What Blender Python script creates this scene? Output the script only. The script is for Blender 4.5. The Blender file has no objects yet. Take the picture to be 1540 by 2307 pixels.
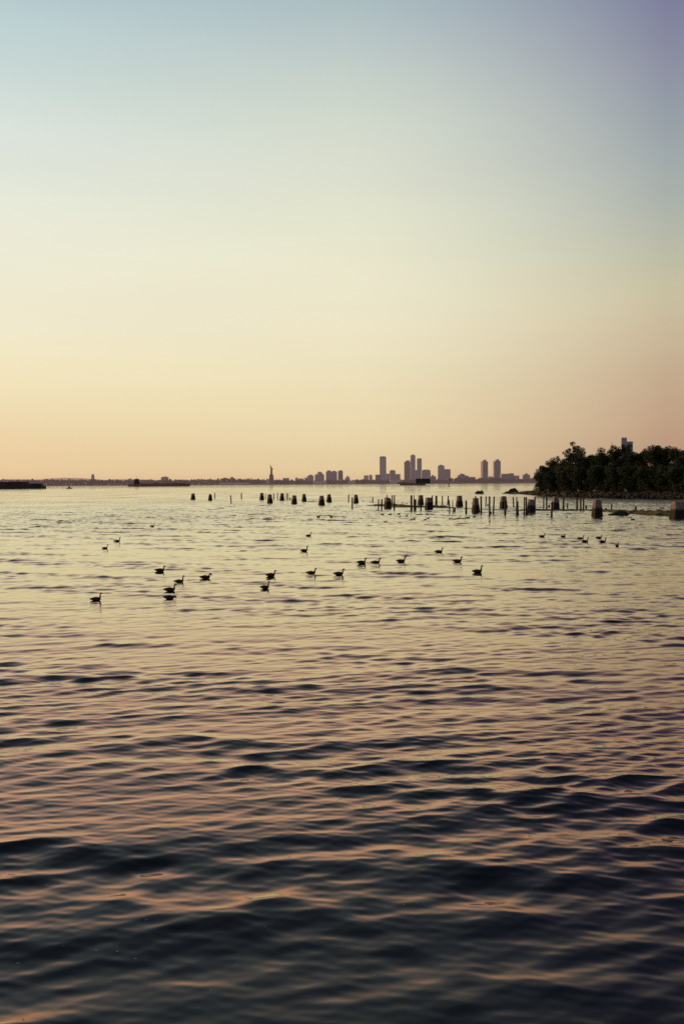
import bpy, bmesh, math, random
import numpy as np
from mathutils import Vector, Matrix, Euler, noise

random.seed(7)
scene = bpy.context.scene
COL = scene.collection
R = math.radians

# ------------------------------------------------------------------ camera
CAM_H = 6.5
PITCH = R(1.665)
ROLL = R(-0.33)
FPX = 2243.0                      # 35 mm lens on 24x36 film, in pixels of the photograph
_f = Vector((0, math.cos(PITCH), -math.sin(PITCH)))
_u = Vector((0, math.sin(PITCH), math.cos(PITCH)))
_r = Vector((1, 0, 0))
_r2 = _r * math.cos(ROLL) + _u * math.sin(ROLL)
_u2 = -_r * math.sin(ROLL) + _u * math.cos(ROLL)
CAM = Vector((0, 0, CAM_H))

def ray(px, py):
    return (_r2 * ((px - 770) / FPX) + _u2 * (-(py - 1153.5) / FPX) + _f)

def at(px, py, z=0.0):
    """surveyed point on the water (height z) seen at that place of the photo"""
    d = ray(px, py)
    t = (z - CAM_H) / d.z
    return CAM + d * t

def far(px, py, Y):
    d = ray(px, py)
    return CAM + d * (Y / d.y)

cam_data = bpy.data.cameras.new("camera")
cam = bpy.data.objects.new("camera", cam_data)
COL.objects.link(cam)
cam_data.sensor_fit = 'VERTICAL'
cam_data.sensor_height = 36
cam_data.sensor_width = 24
cam_data.lens = 35
cam_data.clip_start = 0.1
cam_data.clip_end = 60000
m = Matrix((( _r2.x, _u2.x, -_f.x, 0), (_r2.y, _u2.y, -_f.y, 0), (_r2.z, _u2.z, -_f.z, CAM_H), (0, 0, 0, 1)))
cam.matrix_world = m
scene.camera = cam

# ------------------------------------------------------------------ colour helpers and materials
def lin(c):
    c /= 255.0
    return c / 12.92 if c <= 0.04045 else ((c + 0.055) / 1.055) ** 2.4
def L3(rgb):
    return (lin(rgb[0]), lin(rgb[1]), lin(rgb[2]), 1)

def newmat(name):
    mt = bpy.data.materials.new(name)
    mt.use_nodes = True
    nt = mt.node_tree
    return mt, nt, nt.nodes["Principled BSDF"]

def noise_mat(name, c1, c2, scale=3.0, rough=0.85, detail=5, lo=0.35, hi=0.65, stretch=(1, 1, 1), bump=0.0, coords='Object', trans=0.0):
    mt, nt, b = newmat(name)
    N, K = nt.nodes, nt.links
    tc = N.new('ShaderNodeTexCoord'); mp = N.new('ShaderNodeMapping'); nz = N.new('ShaderNodeTexNoise'); rp = N.new('ShaderNodeValToRGB')
    mp.inputs['Scale'].default_value = stretch
    nz.inputs['Scale'].default_value = scale; nz.inputs['Detail'].default_value = detail
    rp.color_ramp.elements[0].position = lo; rp.color_ramp.elements[0].color = (*c1, 1)
    rp.color_ramp.elements[1].position = hi; rp.color_ramp.elements[1].color = (*c2, 1)
    K.new(tc.outputs[coords], mp.inputs[0]); K.new(mp.outputs[0], nz.inputs['Vector']); K.new(nz.outputs[0], rp.inputs[0])
    K.new(rp.outputs[0], b.inputs['Base Color'])
    b.inputs['Roughness'].default_value = rough
    b.inputs['Specular IOR Level'].default_value = 0.25
    if bump:
        bp = N.new('ShaderNodeBump'); bp.inputs['Strength'].default_value = bump
        K.new(nz.outputs[0], bp.inputs['Height']); K.new(bp.outputs[0], b.inputs['Normal'])
    return mt

def tidal_mat(name, dry1, dry2, wet1, wet2, level, soft=0.25, scale=2.0, algae=None):
    """material with a wet, weed-dark band below the tide line and dry stone or wood above"""
    mt, nt, b = newmat(name)
    N, K = nt.nodes, nt.links
    geo = N.new('ShaderNodeNewGeometry'); sep = N.new('ShaderNodeSeparateXYZ'); K.new(geo.outputs['Position'], sep.inputs[0])
    nz = N.new('ShaderNodeTexNoise'); nz.inputs['Scale'].default_value = scale; nz.inputs['Detail'].default_value = 6
    K.new(geo.outputs['Position'], nz.inputs['Vector'])
    def ramp(c1, c2, lo=.35, hi=.65):
        r = N.new('ShaderNodeValToRGB')
        r.color_ramp.elements[0].position = lo; r.color_ramp.elements[0].color = (*c1, 1)
        r.color_ramp.elements[1].position = hi; r.color_ramp.elements[1].color = (*c2, 1)
        K.new(nz.outputs[0], r.inputs[0]); return r
    rd, rw = ramp(dry1, dry2), ramp(wet1, wet2)
    nz2 = N.new('ShaderNodeTexNoise'); nz2.inputs['Scale'].default_value = 1.3; nz2.inputs['Detail'].default_value = 4
    K.new(geo.outputs['Position'], nz2.inputs['Vector'])
    ad = N.new('ShaderNodeMath'); ad.operation = 'MULTIPLY_ADD'; ad.inputs[1].default_value = 0.7
    K.new(nz2.outputs[0], ad.inputs[0]); K.new(sep.outputs['Z'], ad.inputs[2])
    mr = N.new('ShaderNodeMapRange'); mr.inputs['From Min'].default_value = level + .35 - soft; mr.inputs['From Max'].default_value = level + .35 + soft
    K.new(ad.outputs[0], mr.inputs['Value'])
    mx = N.new('ShaderNodeMix'); mx.data_type = 'RGBA'
    K.new(mr.outputs[0], mx.inputs['Factor']); K.new(rw.outputs[0], mx.inputs['A']); K.new(rd.outputs[0], mx.inputs['B'])
    K.new(mx.outputs['Result'], b.inputs['Base Color'])
    b.inputs['Roughness'].default_value = 0.85
    b.inputs['Specular IOR Level'].default_value = 0.2
    bp = N.new('ShaderNodeBump'); bp.inputs['Strength'].default_value = 0.5; bp.inputs['Distance'].default_value = 0.08
    K.new(nz.outputs[0], bp.inputs['Height']); K.new(bp.outputs[0], b.inputs['Normal'])
    return mt

M = {}
M['concrete'] = tidal_mat('weathered_concrete', (.075, .066, .057), (.18, .158, .135), (.007, .0065, .005), (.018, .016, .011), 1.62, .16, 2.2)
M['wood'] = tidal_mat('weathered_timber', (.022, .016, .012), (.06, .042, .03), (.007, .0055, .004), (.018, .013, .009), 0.9, .3, 5.0)
M['rock'] = tidal_mat('shore_rock', (.012, .012, .007), (.034, .031, .02), (.006, .006, .004), (.014, .014, .008), 0.45, .2, 1.2)
M['algae'] = tidal_mat('mossy_bank', (.024, .027, .007), (.062, .060, .016), (.010, .009, .004), (.02, .018, .008), 0.16, .10, 1.0)
M['weed'] = noise_mat('seaweed_rock', (.010, .012, .005), (.035, .04, .014), 2.5)
M['soil'] = tidal_mat('island_soil', (.010, .011, .005), (.03, .032, .010), (.007, .006, .004), (.012, .011, .007), 0.3, .2, .5)
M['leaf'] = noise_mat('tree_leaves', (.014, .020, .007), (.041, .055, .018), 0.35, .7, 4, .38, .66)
M['leaf_sunlit'] = noise_mat('tree_leaves_sunlit', (.022, .027, .009), (.070, .072, .022), 0.4, .7, 4, .38, .66)  # lighter copy of the leaves, low sunlight put into the colour
M['bark'] = noise_mat('bark', (.02, .016, .012), (.05, .04, .03), 2.0)
M['hill'] = noise_mat('hazy_hill', (.40, .28, .24), (.46, .33, .28), .002)
M['farland'] = noise_mat('far_ground', (.15, .115, .10), (.2, .15, .13), .004)
M['fartree'] = noise_mat('far_trees', (.12, .09, .08), (.20, .15, .13), .012)
M['goose_dark'] = noise_mat('goose_black', (.010, .009, .008), (.018, .016, .013), 20, .6)
M['goose_body'] = noise_mat('goose_brown', (.010, .008, .006), (.024, .018, .014), 25, .75)
M['goose_white'] = noise_mat('goose_white', (.10, .09, .08), (.16, .15, .13), 25, .75)
M['hull'] = noise_mat('dark_hull', (.055, .041, .038), (.09, .068, .06), .08)
M['shed'] = noise_mat('dark_shed', (.028, .022, .020), (.055, .043, .038), .12)
M['boxgreen'] = noise_mat('green_black_steel', (.018, .026, .024), (.034, .044, .04), .1)
M['boat_white'] = noise_mat('white_boat_paint', (.7, .62, .55), (.8, .74, .68), .8, .5)
M['foam'] = noise_mat('foam_fleck', (.30, .30, .30), (.5, .5, .48), 40)
M['steel'] = noise_mat('rusty_steel', (.05, .035, .028), (.09, .065, .05), .8)
M['bronze'] = noise_mat('hazy_verdigris', (.19, .135, .12), (.25, .18, .16), .15)
M['stone'] = noise_mat('hazy_granite', (.16, .105, .095), (.22, .155, .135), .1)

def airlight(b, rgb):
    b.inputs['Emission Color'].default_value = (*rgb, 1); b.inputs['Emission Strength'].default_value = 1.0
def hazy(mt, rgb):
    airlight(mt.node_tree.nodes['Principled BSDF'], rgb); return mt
# distance haze put into these far materials as a constant emitted glow
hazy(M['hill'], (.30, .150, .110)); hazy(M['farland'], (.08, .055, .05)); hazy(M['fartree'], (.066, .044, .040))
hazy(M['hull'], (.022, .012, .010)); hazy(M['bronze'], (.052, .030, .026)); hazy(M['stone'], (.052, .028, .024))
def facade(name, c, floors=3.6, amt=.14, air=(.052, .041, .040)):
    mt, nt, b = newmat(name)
    airlight(b, air)  # haze added as a glow of the facade itself
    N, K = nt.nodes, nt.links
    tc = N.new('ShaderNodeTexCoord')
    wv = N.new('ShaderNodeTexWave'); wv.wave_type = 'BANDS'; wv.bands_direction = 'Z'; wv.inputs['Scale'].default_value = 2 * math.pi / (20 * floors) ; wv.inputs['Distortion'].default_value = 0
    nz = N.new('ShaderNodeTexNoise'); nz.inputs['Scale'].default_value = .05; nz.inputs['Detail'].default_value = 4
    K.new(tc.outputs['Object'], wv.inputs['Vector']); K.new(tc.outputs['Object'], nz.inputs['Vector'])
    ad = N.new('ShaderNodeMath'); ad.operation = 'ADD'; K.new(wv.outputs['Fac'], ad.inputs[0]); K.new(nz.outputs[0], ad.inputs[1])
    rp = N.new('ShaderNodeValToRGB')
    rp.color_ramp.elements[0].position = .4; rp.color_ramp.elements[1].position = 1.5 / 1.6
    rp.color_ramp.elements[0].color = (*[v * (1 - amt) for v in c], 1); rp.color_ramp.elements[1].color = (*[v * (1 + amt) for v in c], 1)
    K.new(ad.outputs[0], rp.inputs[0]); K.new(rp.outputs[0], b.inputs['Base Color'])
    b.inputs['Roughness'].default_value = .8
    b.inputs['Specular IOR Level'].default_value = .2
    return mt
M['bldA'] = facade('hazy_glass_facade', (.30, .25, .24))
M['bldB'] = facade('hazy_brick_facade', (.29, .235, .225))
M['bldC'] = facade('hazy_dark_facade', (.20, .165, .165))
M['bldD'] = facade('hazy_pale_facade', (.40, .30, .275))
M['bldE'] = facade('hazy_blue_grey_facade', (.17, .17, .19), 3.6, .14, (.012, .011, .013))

# ------------------------------------------------------------------ object helpers
def link(name, me, mats, parent=None, smooth=False):
    o = bpy.data.objects.new(name, me)
    COL.objects.link(o)
    for mt in (mats if isinstance(mats, (list, tuple)) else [mats]):
        me.materials.append(mt)
    if parent:
        o.parent = parent
    if smooth:
        me.polygons.foreach_set('use_smooth', [True] * len(me.polygons))
    return o

def from_bm(name, bm, mats, parent=None, smooth=False):
    me = bpy.data.meshes.new(name)
    bm.normal_update()
    bm.to_mesh(me); bm.free()
    return link(name, me, mats, parent, smooth)

def tag(o, label, cat, group=None):
    o['label'] = label; o['category'] = cat
    if group: o['group'] = group
    return o

def empty(name, loc, rotz=0.0):
    o = bpy.data.objects.new(name, None)
    o.empty_display_size = 0.5
    COL.objects.link(o); o.location = loc; o.rotation_euler = (0, 0, rotz)
    return o

def structure(o):
    o['kind'] = 'structure'; return o

def add_box(bm, x0, x1, y0, y1, z0, z1, taper=1.0):
    cx, cy = (x0 + x1) / 2, (y0 + y1) / 2
    vs = []
    for z, k in ((z0, 1.0), (z1, taper)):
        for sx, sy in ((x0, y0), (x1, y0), (x1, y1), (x0, y1)):
            vs.append(bm.verts.new((cx + (sx - cx) * k, cy + (sy - cy) * k, z)))
    b, t = vs[:4], vs[4:]
    bm.faces.new(b[::-1]); bm.faces.new(t)
    for i in range(4):
        bm.faces.new((b[i], b[(i + 1) % 4], t[(i + 1) % 4], t[i]))

def loft(bm, rings, seg=12, closed=True):
    """rings: list of (center Vector, tangent Vector, ra, rb): ra sideways, rb along the other axis"""
    prev = None; first = None
    for c, t, ra, rb in rings:
        t = t.normalized()
        side = Vector((0, 1, 0)) if abs(t.y) < .9 else Vector((1, 0, 0))
        nrm = t.cross(side).normalized(); side = nrm.cross(t).normalized()
        ring = [bm.verts.new(c + side * (ra * math.cos(2 * math.pi * i / seg)) + nrm * (rb * math.sin(2 * math.pi * i / seg))) for i in range(seg)]
        if prev:
            for i in range(seg):
                bm.faces.new((prev[i], prev[(i + 1) % seg], ring[(i + 1) % seg], ring[i]))
        else:
            first = ring
        prev = ring
    if closed:
        bm.faces.new(first[::-1]); bm.faces.new(prev)

def path_loft(bm, pts, seg=12):
    """pts: (x,y,z,ra,rb)"""
    P = [Vector(p[:3]) for p in pts]
    rings = []
    for i, p in enumerate(pts):
        a = P[max(0, i - 1)]; b = P[min(len(P) - 1, i + 1)]
        rings.append((P[i], b - a, p[3], p[4]))
    loft(bm, rings, seg)

def remeshed(bm, voxel, name):
    me = bpy.data.meshes.new(name + '_tmp'); bmesh.ops.recalc_face_normals(bm, faces=bm.faces); bm.to_mesh(me); bm.free()
    ob = bpy.data.objects.new('tmp', me); COL.objects.link(ob)
    md = ob.modifiers.new('r', 'REMESH'); md.mode = 'VOXEL'; md.voxel_size = voxel
    ms = ob.modifiers.new('s', 'SMOOTH'); ms.factor = .5; ms.iterations = 2
    dg = bpy.context.evaluated_depsgraph_get(); dg.update()
    out = bpy.data.meshes.new_from_object(ob.evaluated_get(dg)); out.name = name
    bpy.data.objects.remove(ob); bpy.data.meshes.remove(me)
    return out

# ------------------------------------------------------------------ sky and sun
SUN_AZ, SUN_EL = -62.0, 4.0        # degrees; azimuth from the view axis (+Y), negative = left
world = bpy.data.worlds.new("World"); scene.world = world; world.use_nodes = True
nt = world.node_tree; N, K = nt.nodes, nt.links
bg = N["Background"]
tc = N.new('ShaderNodeTexCoord'); sep = N.new('ShaderNodeSeparateXYZ'); K.new(tc.outputs['Generated'], sep.inputs[0])
def mth(op, a, b=None, c=None):
    n = N.new('ShaderNodeMath'); n.operation = op
    for i, v in enumerate((a, b, c)):
        if v is None: continue
        if isinstance(v, (int, float)): n.inputs[i].default_value = v
        else: K.new(v, n.inputs[i])
    return n.outputs[0]
elev = mth('DIVIDE', mth('ARCSINE', sep.outputs['Z']), math.pi / 2)
az = mth('ARCTAN2', sep.outputs['X'], sep.outputs['Y'])
# azimuth away from the sun, 0..180 degrees
sd = (math.sin(R(SUN_AZ)), math.cos(R(SUN_AZ)))
dotp = mth('ADD', mth('MULTIPLY', sep.outputs['X'], sd[0]), mth('MULTIPLY', sep.outputs['Y'], sd[1]))
crs = mth('SUBTRACT', mth('MULTIPLY', sep.outputs['X'], sd[1]), mth('MULTIPLY', sep.outputs['Y'], sd[0]))
dazr = mth('ABSOLUTE', mth('ARCTAN2', crs, dotp))
daz = mth('MULTIPLY', dazr, 180 / math.pi)
def sky_ramp(stops):
    r = N.new('ShaderNodeValToRGB'); cr = r.color_ramp
    cr.elements[0].position = stops[0][0] / 90; cr.elements[0].color = L3(stops[0][1])
    cr.elements[1].position = stops[-1][0] / 90; cr.elements[1].color = L3(stops[-1][1])
    for e, c in stops[1:-1]:
        x = cr.elements.new(e / 90); x.color = L3(c)
    K.new(elev, r.inputs[0]); return r.outputs[0]
high = [(36, (138, 154, 172)), (50, (100, 114, 134)), (89, (62, 72, 92))]
ramps = [
 (0, [(0, (250, 205, 140)), (3, (255, 214, 150)), (8, (255, 236, 190)), (15, (250, 240, 215)), (26, (190, 205, 212))] + high),
 (44, [(0, (230, 192, 150)), (.6, (236, 205, 161)), (2.3, (241, 215, 170)), (4.8, (245, 228, 187)), (6.8, (247, 235, 198)), (8.6, (246, 238, 209)), (11.1, (243, 239, 214)), (13.5, (240, 239, 219)),
       (15.9, (232, 236, 222)), (18.2, (224, 231, 223)), (20.5, (212, 225, 220)), (22.7, (198, 216, 216)), (26, (176, 200, 206))] + high),
 (62, [(0, (226, 188, 144)), (.7, (233, 207, 162)), (2.3, (237, 215, 172)), (4.8, (241, 225, 184)), (7.4, (242, 232, 197)), (9.9, (242, 235, 206)), (12.3, (239, 236, 209)), (14.7, (233, 234, 210)),
       (17.1, (225, 228, 211)), (19.4, (216, 223, 209)), (21.6, (205, 215, 206)), (23.8, (190, 203, 203)), (26, (172, 192, 197))] + high),
 (80, [(0, (178, 142, 118)), (2.2, (192, 158, 131)), (3.5, (197, 165, 137)), (6, (200, 175, 146)), (8.5, (206, 189, 158)), (10.3, (205, 196, 165)), (12.2, (192, 192, 170)), (14.7, (175, 181, 174)),
       (17.1, (163, 172, 174)), (19.4, (152, 160, 170)), (21.6, (143, 146, 166)), (23.8, (131, 133, 160)), (26, (117, 118, 154))] + [(36, (98, 106, 136)), (50, (82, 94, 120)), (89, (62, 72, 92))]),
 (125, [(0, (172, 145, 138)), (6, (182, 156, 148)), (14, (172, 155, 156)), (26, (140, 140, 162)), (50, (96, 106, 128)), (89, (62, 72, 92))]),
 (180, [(0, (182, 162, 162)), (6, (204, 178, 178)), (14, (204, 182, 184)), (26, (178, 168, 180)), (50, (104, 112, 134)), (89, (62, 72, 92))]),
]
cur = None; pa = None
for a, st in ramps:
    o = sky_ramp(st)
    if cur is None:
        cur, pa = o, a; continue
    mr = N.new('ShaderNodeMapRange'); mr.inputs['From Min'].default_value = pa; mr.inputs['From Max'].default_value = a
    K.new(daz, mr.inputs['Value'])
    mx = N.new('ShaderNodeMix'); mx.data_type = 'RGBA'
    K.new(mth('POWER', mr.outputs[0], 1.5) if a == 80 else mr.outputs[0], mx.inputs['Factor']); K.new(cur, mx.inputs['A']); K.new(o, mx.inputs['B'])
    cur, pa = mx.outputs['Result'], a
# faint uneven haze bands low in the sky
nz = N.new('ShaderNodeTexNoise'); nz.inputs['Scale'].default_value = 3.0; nz.inputs['Detail'].default_value = 3
mp = N.new('ShaderNodeMapping'); mp.inputs['Scale'].default_value = (1, 1, 9)
K.new(tc.outputs['Generated'], mp.inputs[0]); K.new(mp.outputs[0], nz.inputs['Vector'])
hz = mth('MULTIPLY_ADD', nz.outputs[0], 0.07, 0.965)
sc_ = N.new('ShaderNodeVectorMath'); sc_.operation = 'SCALE'; K.new(cur, sc_.inputs[0]); K.new(hz, sc_.inputs['Scale'])
sky = N.new('ShaderNodeTexSky'); sky.sky_type = 'NISHITA'; sky.sun_disc = False
sky.sun_elevation = R(SUN_EL); sky.sun_rotation = R(SUN_AZ); sky.dust_density = 3.0; sky.air_density = 1.2
nis = N.new('ShaderNodeVectorMath'); nis.operation = 'SCALE'; nis.inputs['Scale'].default_value = 0.10
K.new(sky.outputs[0], nis.inputs[0])
mx = N.new('ShaderNodeMix'); mx.data_type = 'RGBA'; mx.inputs['Factor'].default_value = 0.06
K.new(sc_.outputs[0], mx.inputs['A']); K.new(nis.outputs[0], mx.inputs['B'])
K.new(mx.outputs['Result'], bg.inputs['Color']); bg.inputs['Strength'].default_value = 1.0

sl = bpy.data.lights.new('sun', 'SUN'); so = bpy.data.objects.new('sun', sl); COL.objects.link(so)
sl.energy = 3.6; sl.color = (1.0, .52, .26); sl.angle = R(2.0)
sv = Vector((math.sin(R(SUN_AZ)) * math.cos(R(SUN_EL)), math.cos(R(SUN_AZ)) * math.cos(R(SUN_EL)), math.sin(R(SUN_EL))))
so.rotation_euler = sv.to_track_quat('Z', 'Y').to_euler()
so.location = sv * 50 + Vector((0, 0, 20))

# ------------------------------------------------------------------ water
rng = np.random.default_rng(11)
WAVES = []
def add_waves(n, l0, l1, mean, spread, slope):
    ls = np.exp(np.linspace(math.log(l0), math.log(l1), n)) * rng.uniform(.93, 1.07, n)
    for l in ls:
        th = R(mean) + rng.normal(0, R(spread))
        WAVES.append((2 * math.pi / l, th, slope * math.sqrt(2.0 / n), rng.uniform(0, 2 * math.pi)))
# directions: angle of travel measured from -Y (towards the camera)
add_waves(36, .5, 1.3, 6, 30, .084)
add_waves(24, 1.2, 2.2, 8, 21, .054)
add_waves(9, 2.0, 3.4, 12, 9, .036)
add_waves(7, 1.9, 3.6, -10, 9, .024)
add_waves(8, 3.2, 7.0, 10, 14, .018)
add_waves(18, .2, .5, 4, 28, .048)
add_waves(4, 8, 15, 14, 8, .014)

def gust(x, y):
    g = .5 * np.sin(x * .071 + y * .113 + 1.0) + .4 * np.sin(-x * .043 + y * .061 + 2.2) + .35 * np.sin(x * .19 + y * .27 + .5) + .3 * np.sin(x * .016 - y * .021)
    g2 = .6 * np.sin(x * .41 + y * .23 + 2 * np.sin(y * .11)) + .6 * np.sin(-x * .29 + y * .37 + 1.7 * np.sin(x * .13 + 1))
    return np.clip(1.0 + .22 * g + .17 * g2, .4, 1.6)
def wave(x, y, spacing):
    x = x.astype(np.float32); y = y.astype(np.float32)
    z = np.zeros_like(x); dx = np.zeros_like(x); dy = np.zeros_like(x)
    g = gust(x, y).astype(np.float32)
    dist = np.hypot(x, y)
    shel = (.76 + .17 * np.exp(-((dist - 27) / 11.0) ** 2) + .36 * np.clip((dist - 45) / 90, 0, 1)).astype(np.float32)   # chop thrown back by the sea wall is steepest close in
    n = np.zeros_like(x)
    for kk, tt, pp in ((.9, .3, .4), (.62, -.25, 2.1), (1.3, .12, 4.0), (.42, .55, 1.1), (1.05, -.5, 5.2), (.75, .02, 3.3)):
        n += np.sin(kk * (.45 * math.cos(tt) * x + math.sin(tt) * x * .3 + math.cos(tt) * y) + pp + 1.5 * np.sin(.17 * x * math.cos(pp) + .21 * y * math.sin(pp)))
    env = np.clip(np.exp(.30 * n - .06), .5, 1.5 + .1 * np.clip((dist - 20) / 20, 0, 1)).astype(np.float32)          # waves travel in groups
    for k, th, s, ph in WAVES:
        kx, ky = math.sin(th), -math.cos(th)
        lam = 2 * math.pi / k
        w = np.clip((lam / spacing - 1.8) / 1.5, 0, 1)
        a = (s / k) * w * g * shel
        if 1.6 < k < 9: a = a * env
        if lam < 1.3: a = a * np.clip(.62 + (dist - 11) / 24, .62, 1.14)      # the sea wall shelters the nearest water from small ripples
        elif lam < 7: a = a * np.clip(1.08 - (dist - 11) / 100, .88, 1.08)
        arg = (k * kx) * x + (k * ky) * y + ph
        z += a * np.sin(arg)
        c = a * np.cos(arg)
        dx += kx * c; dy += ky * c
    return z, dx * .95, dy * .95

def wave_h(x, y):
    z, _, _ = wave(np.array([x]), np.array([y]), np.array([.1]))
    return float(z[0])

def build_water():
    r = [1.5]
    while r[-1] < 32000:
        q = r[-1]
        if q < 10.5: d = .12
        else:
            d = .34 * q * q / (CAM_H * 995)
            cap = .27 if q < 220 else .27 * (q / 220) ** 1.5
            d = max(.012, min(d, cap))
        r.append(q + d)
    r = np.array(r)
    dr = np.gradient(r)
    th = list(np.arange(-22.5, 22.5001, .06))
    a, st = 22.5, .06
    side = []
    while a < 78:
        a += st; st = min(st * 1.06, 1.0); side.append(a)
    th = np.array([-v for v in side[::-1]] + th + side)
    dth = np.gradient(R(1) * th)
    RR, TT = np.meshgrid(r, np.radians(th), indexing='ij')
    SP = np.maximum(dr[:, None] * np.ones_like(TT), .4 * RR * dth[None, :])
    X = RR * np.sin(TT); Y = RR * np.cos(TT)
    nr, nc = X.shape
    Z = np.zeros(X.shape, np.float32); X2 = X.copy(); Y2 = Y.copy()
    for i in range(0, nr, 200):
        s = slice(i, i + 200)
        z, dx, dy = wave(X[s], Y[s], SP[s])
        Z[s] = z; X2[s] += dx; Y2[s] += dy
    co = np.stack([X2, Y2, Z], -1).reshape(-1, 3).astype(np.float32)
    idx = np.arange(nr * nc, dtype=np.int32).reshape(nr, nc)
    q = np.stack([idx[:-1, :-1], idx[:-1, 1:], idx[1:, 1:], idx[1:, :-1]], -1).reshape(-1, 4)
    me = bpy.data.meshes.new('water')
    me.vertices.add(len(co)); me.vertices.foreach_set('co', co.ravel())
    me.loops.add(q.size); me.loops.foreach_set('vertex_index', q.ravel())
    me.polygons.add(len(q)); me.polygons.foreach_set('loop_start', np.arange(0, q.size, 4, dtype=np.int32))
    me.polygons.foreach_set('use_smooth', np.ones(len(q), dtype=bool))
    me.update(calc_edges=True)
    print('water verts', len(co), nr, nc)
    # flecks of foam riding on the water by the sea wall
    rf = np.random.default_rng(5); bf = bmesh.new()
    band = np.where((r > 12.2) & (r < 24))[0]; cols = np.where((th > -20) & (th < 6))[0]
    P = co.reshape(nr, nc, 3)
    for _ in range(85):
        i = int(rf.choice(band)); j = int(cols[int(len(cols) * rf.random() ** 1.5)])
        p = Vector(P[i, j]); e1 = (Vector(P[i, j + 1]) - p).normalized(); e2 = (Vector(P[i + 1, j]) - p).normalized()
        nrm = e1.cross(e2).normalized()
        L = rf.uniform(.008, .026); Wd = L * rf.uniform(.25, .5); a = rf.uniform(-.5, .5)
        u = e1 * math.cos(a) + e2 * math.sin(a); v = nrm.cross(u)
        q = [bf.verts.new(p + nrm * .004 + u * (L * math.cos(t)) + v * (Wd * math.sin(t))) for t in (0, 1.0, 2.1, 3.1, 4.2, 5.2)]
        bf.faces.new(q)
    fo = from_bm('foam', bf, M['foam']); fo['kind'] = 'stuff'; fo['label'] = 'tiny flecks of foam on the near water'
    mt, nt, b = newmat('harbour_water')
    N, K = nt.nodes, nt.links
    geo = N.new('ShaderNodeNewGeometry')
    def nz(scale, detail, stretch):
        mp = N.new('ShaderNodeMapping'); mp.inputs['Scale'].default_value = stretch
        K.new(geo.outputs['Position'], mp.inputs[0])
        n = N.new('ShaderNodeTexNoise'); n.inputs['Scale'].default_value = scale; n.inputs['Detail'].default_value = detail
        K.new(mp.outputs[0], n.inputs['Vector']); return n.outputs[0]
    patch = N.new('ShaderNodeMapRange'); patch.inputs['From Min'].default_value = .36; patch.inputs['From Max'].default_value = .66
    patch.inputs['To Min'].default_value = .35; patch.inputs['To Max'].default_value = 1.0
    K.new(nz(.05, 5, (.8, .35, 1)), patch.inputs['Value'])
    b1 = N.new('ShaderNodeBump'); b1.inputs['Distance'].default_value = .21
    K.new(nz(2.6, 3, (.55, 1, 1)), b1.inputs['Height'])
    ln = N.new('ShaderNodeVectorMath'); ln.operation = 'LENGTH'; K.new(geo.outputs['Position'], ln.inputs[0])
    off = N.new('ShaderNodeValToRGB'); oc = off.color_ramp     # ripples grow away from the sheltering sea wall (distance / 1000 m)
    oc.elements[0].position = .012; oc.elements[0].color = (.035, .035, .035, 1)
    oc.elements[1].position = 1.0; oc.elements[1].color = (1, 1, 1, 1)
    for p_, v_ in ((.03, .06), (.07, .15), (.16, .42), (.35, .9)):
        e = oc.elements.new(p_); e.color = (v_, v_, v_, 1)
    km = N.new('ShaderNodeMath'); km.operation = 'MULTIPLY'; km.inputs[1].default_value = .001
    K.new(ln.outputs['Value'], km.inputs[0]); K.new(km.outputs[0], off.inputs[0])
    ml = N.new('ShaderNodeMath'); ml.operation = 'MULTIPLY'; K.new(patch.outputs[0], ml.inputs[0]); K.new(off.outputs[0], ml.inputs[1])
    K.new(ml.outputs[0], b1.inputs['Strength'])
    # Fresnel curve with a warm glint colour painted into its mid section
    fr = N.new('ShaderNodeFresnel'); fr.inputs['IOR'].default_value = 1.36; K.new(b1.outputs[0], fr.inputs['Normal'])
    rp = N.new('ShaderNodeValToRGB'); cr = rp.color_ramp
    st = [(0.0, (.010, .0105, .011)), (.03, (.017, .018, .0185)), (.06, (.032, .032, .033)), (.11, (.084, .070, .069)), (.25, (.475, .272, .226)), (.5, (.76, .715, .575)), (.75, (.90, .95, .88)), (1.0, (1, 1, .95))]
    cr.elements[0].position, cr.elements[0].color = st[0][0], (*st[0][1], 1)
    cr.elements[1].position, cr.elements[1].color = st[-1][0], (*st[-1][1], 1)
    for p_, c_ in st[1:-1]:
        e = cr.elements.new(p_); e.color = (*c_, 1)
    K.new(fr.outputs[0], rp.inputs[0])
    gl = N.new('ShaderNodeBsdfGlossy'); gl.inputs['Roughness'].default_value = .04
    K.new(rp.outputs[0], gl.inputs['Color']); K.new(b1.outputs[0], gl.inputs['Normal'])
    df = N.new('ShaderNodeBsdfDiffuse'); df.inputs['Color'].default_value = (.004, .0065, .0062, 1)
    ad = N.new('ShaderNodeAddShader'); K.new(gl.outputs[0], ad.inputs[0]); K.new(df.outputs[0], ad.inputs[1])
    K.new(ad.outputs[0], nt.nodes['Material Output'].inputs['Surface'])
    nt.nodes.remove(b)
    return structure(link('water', me, mt))
build_water()

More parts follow.
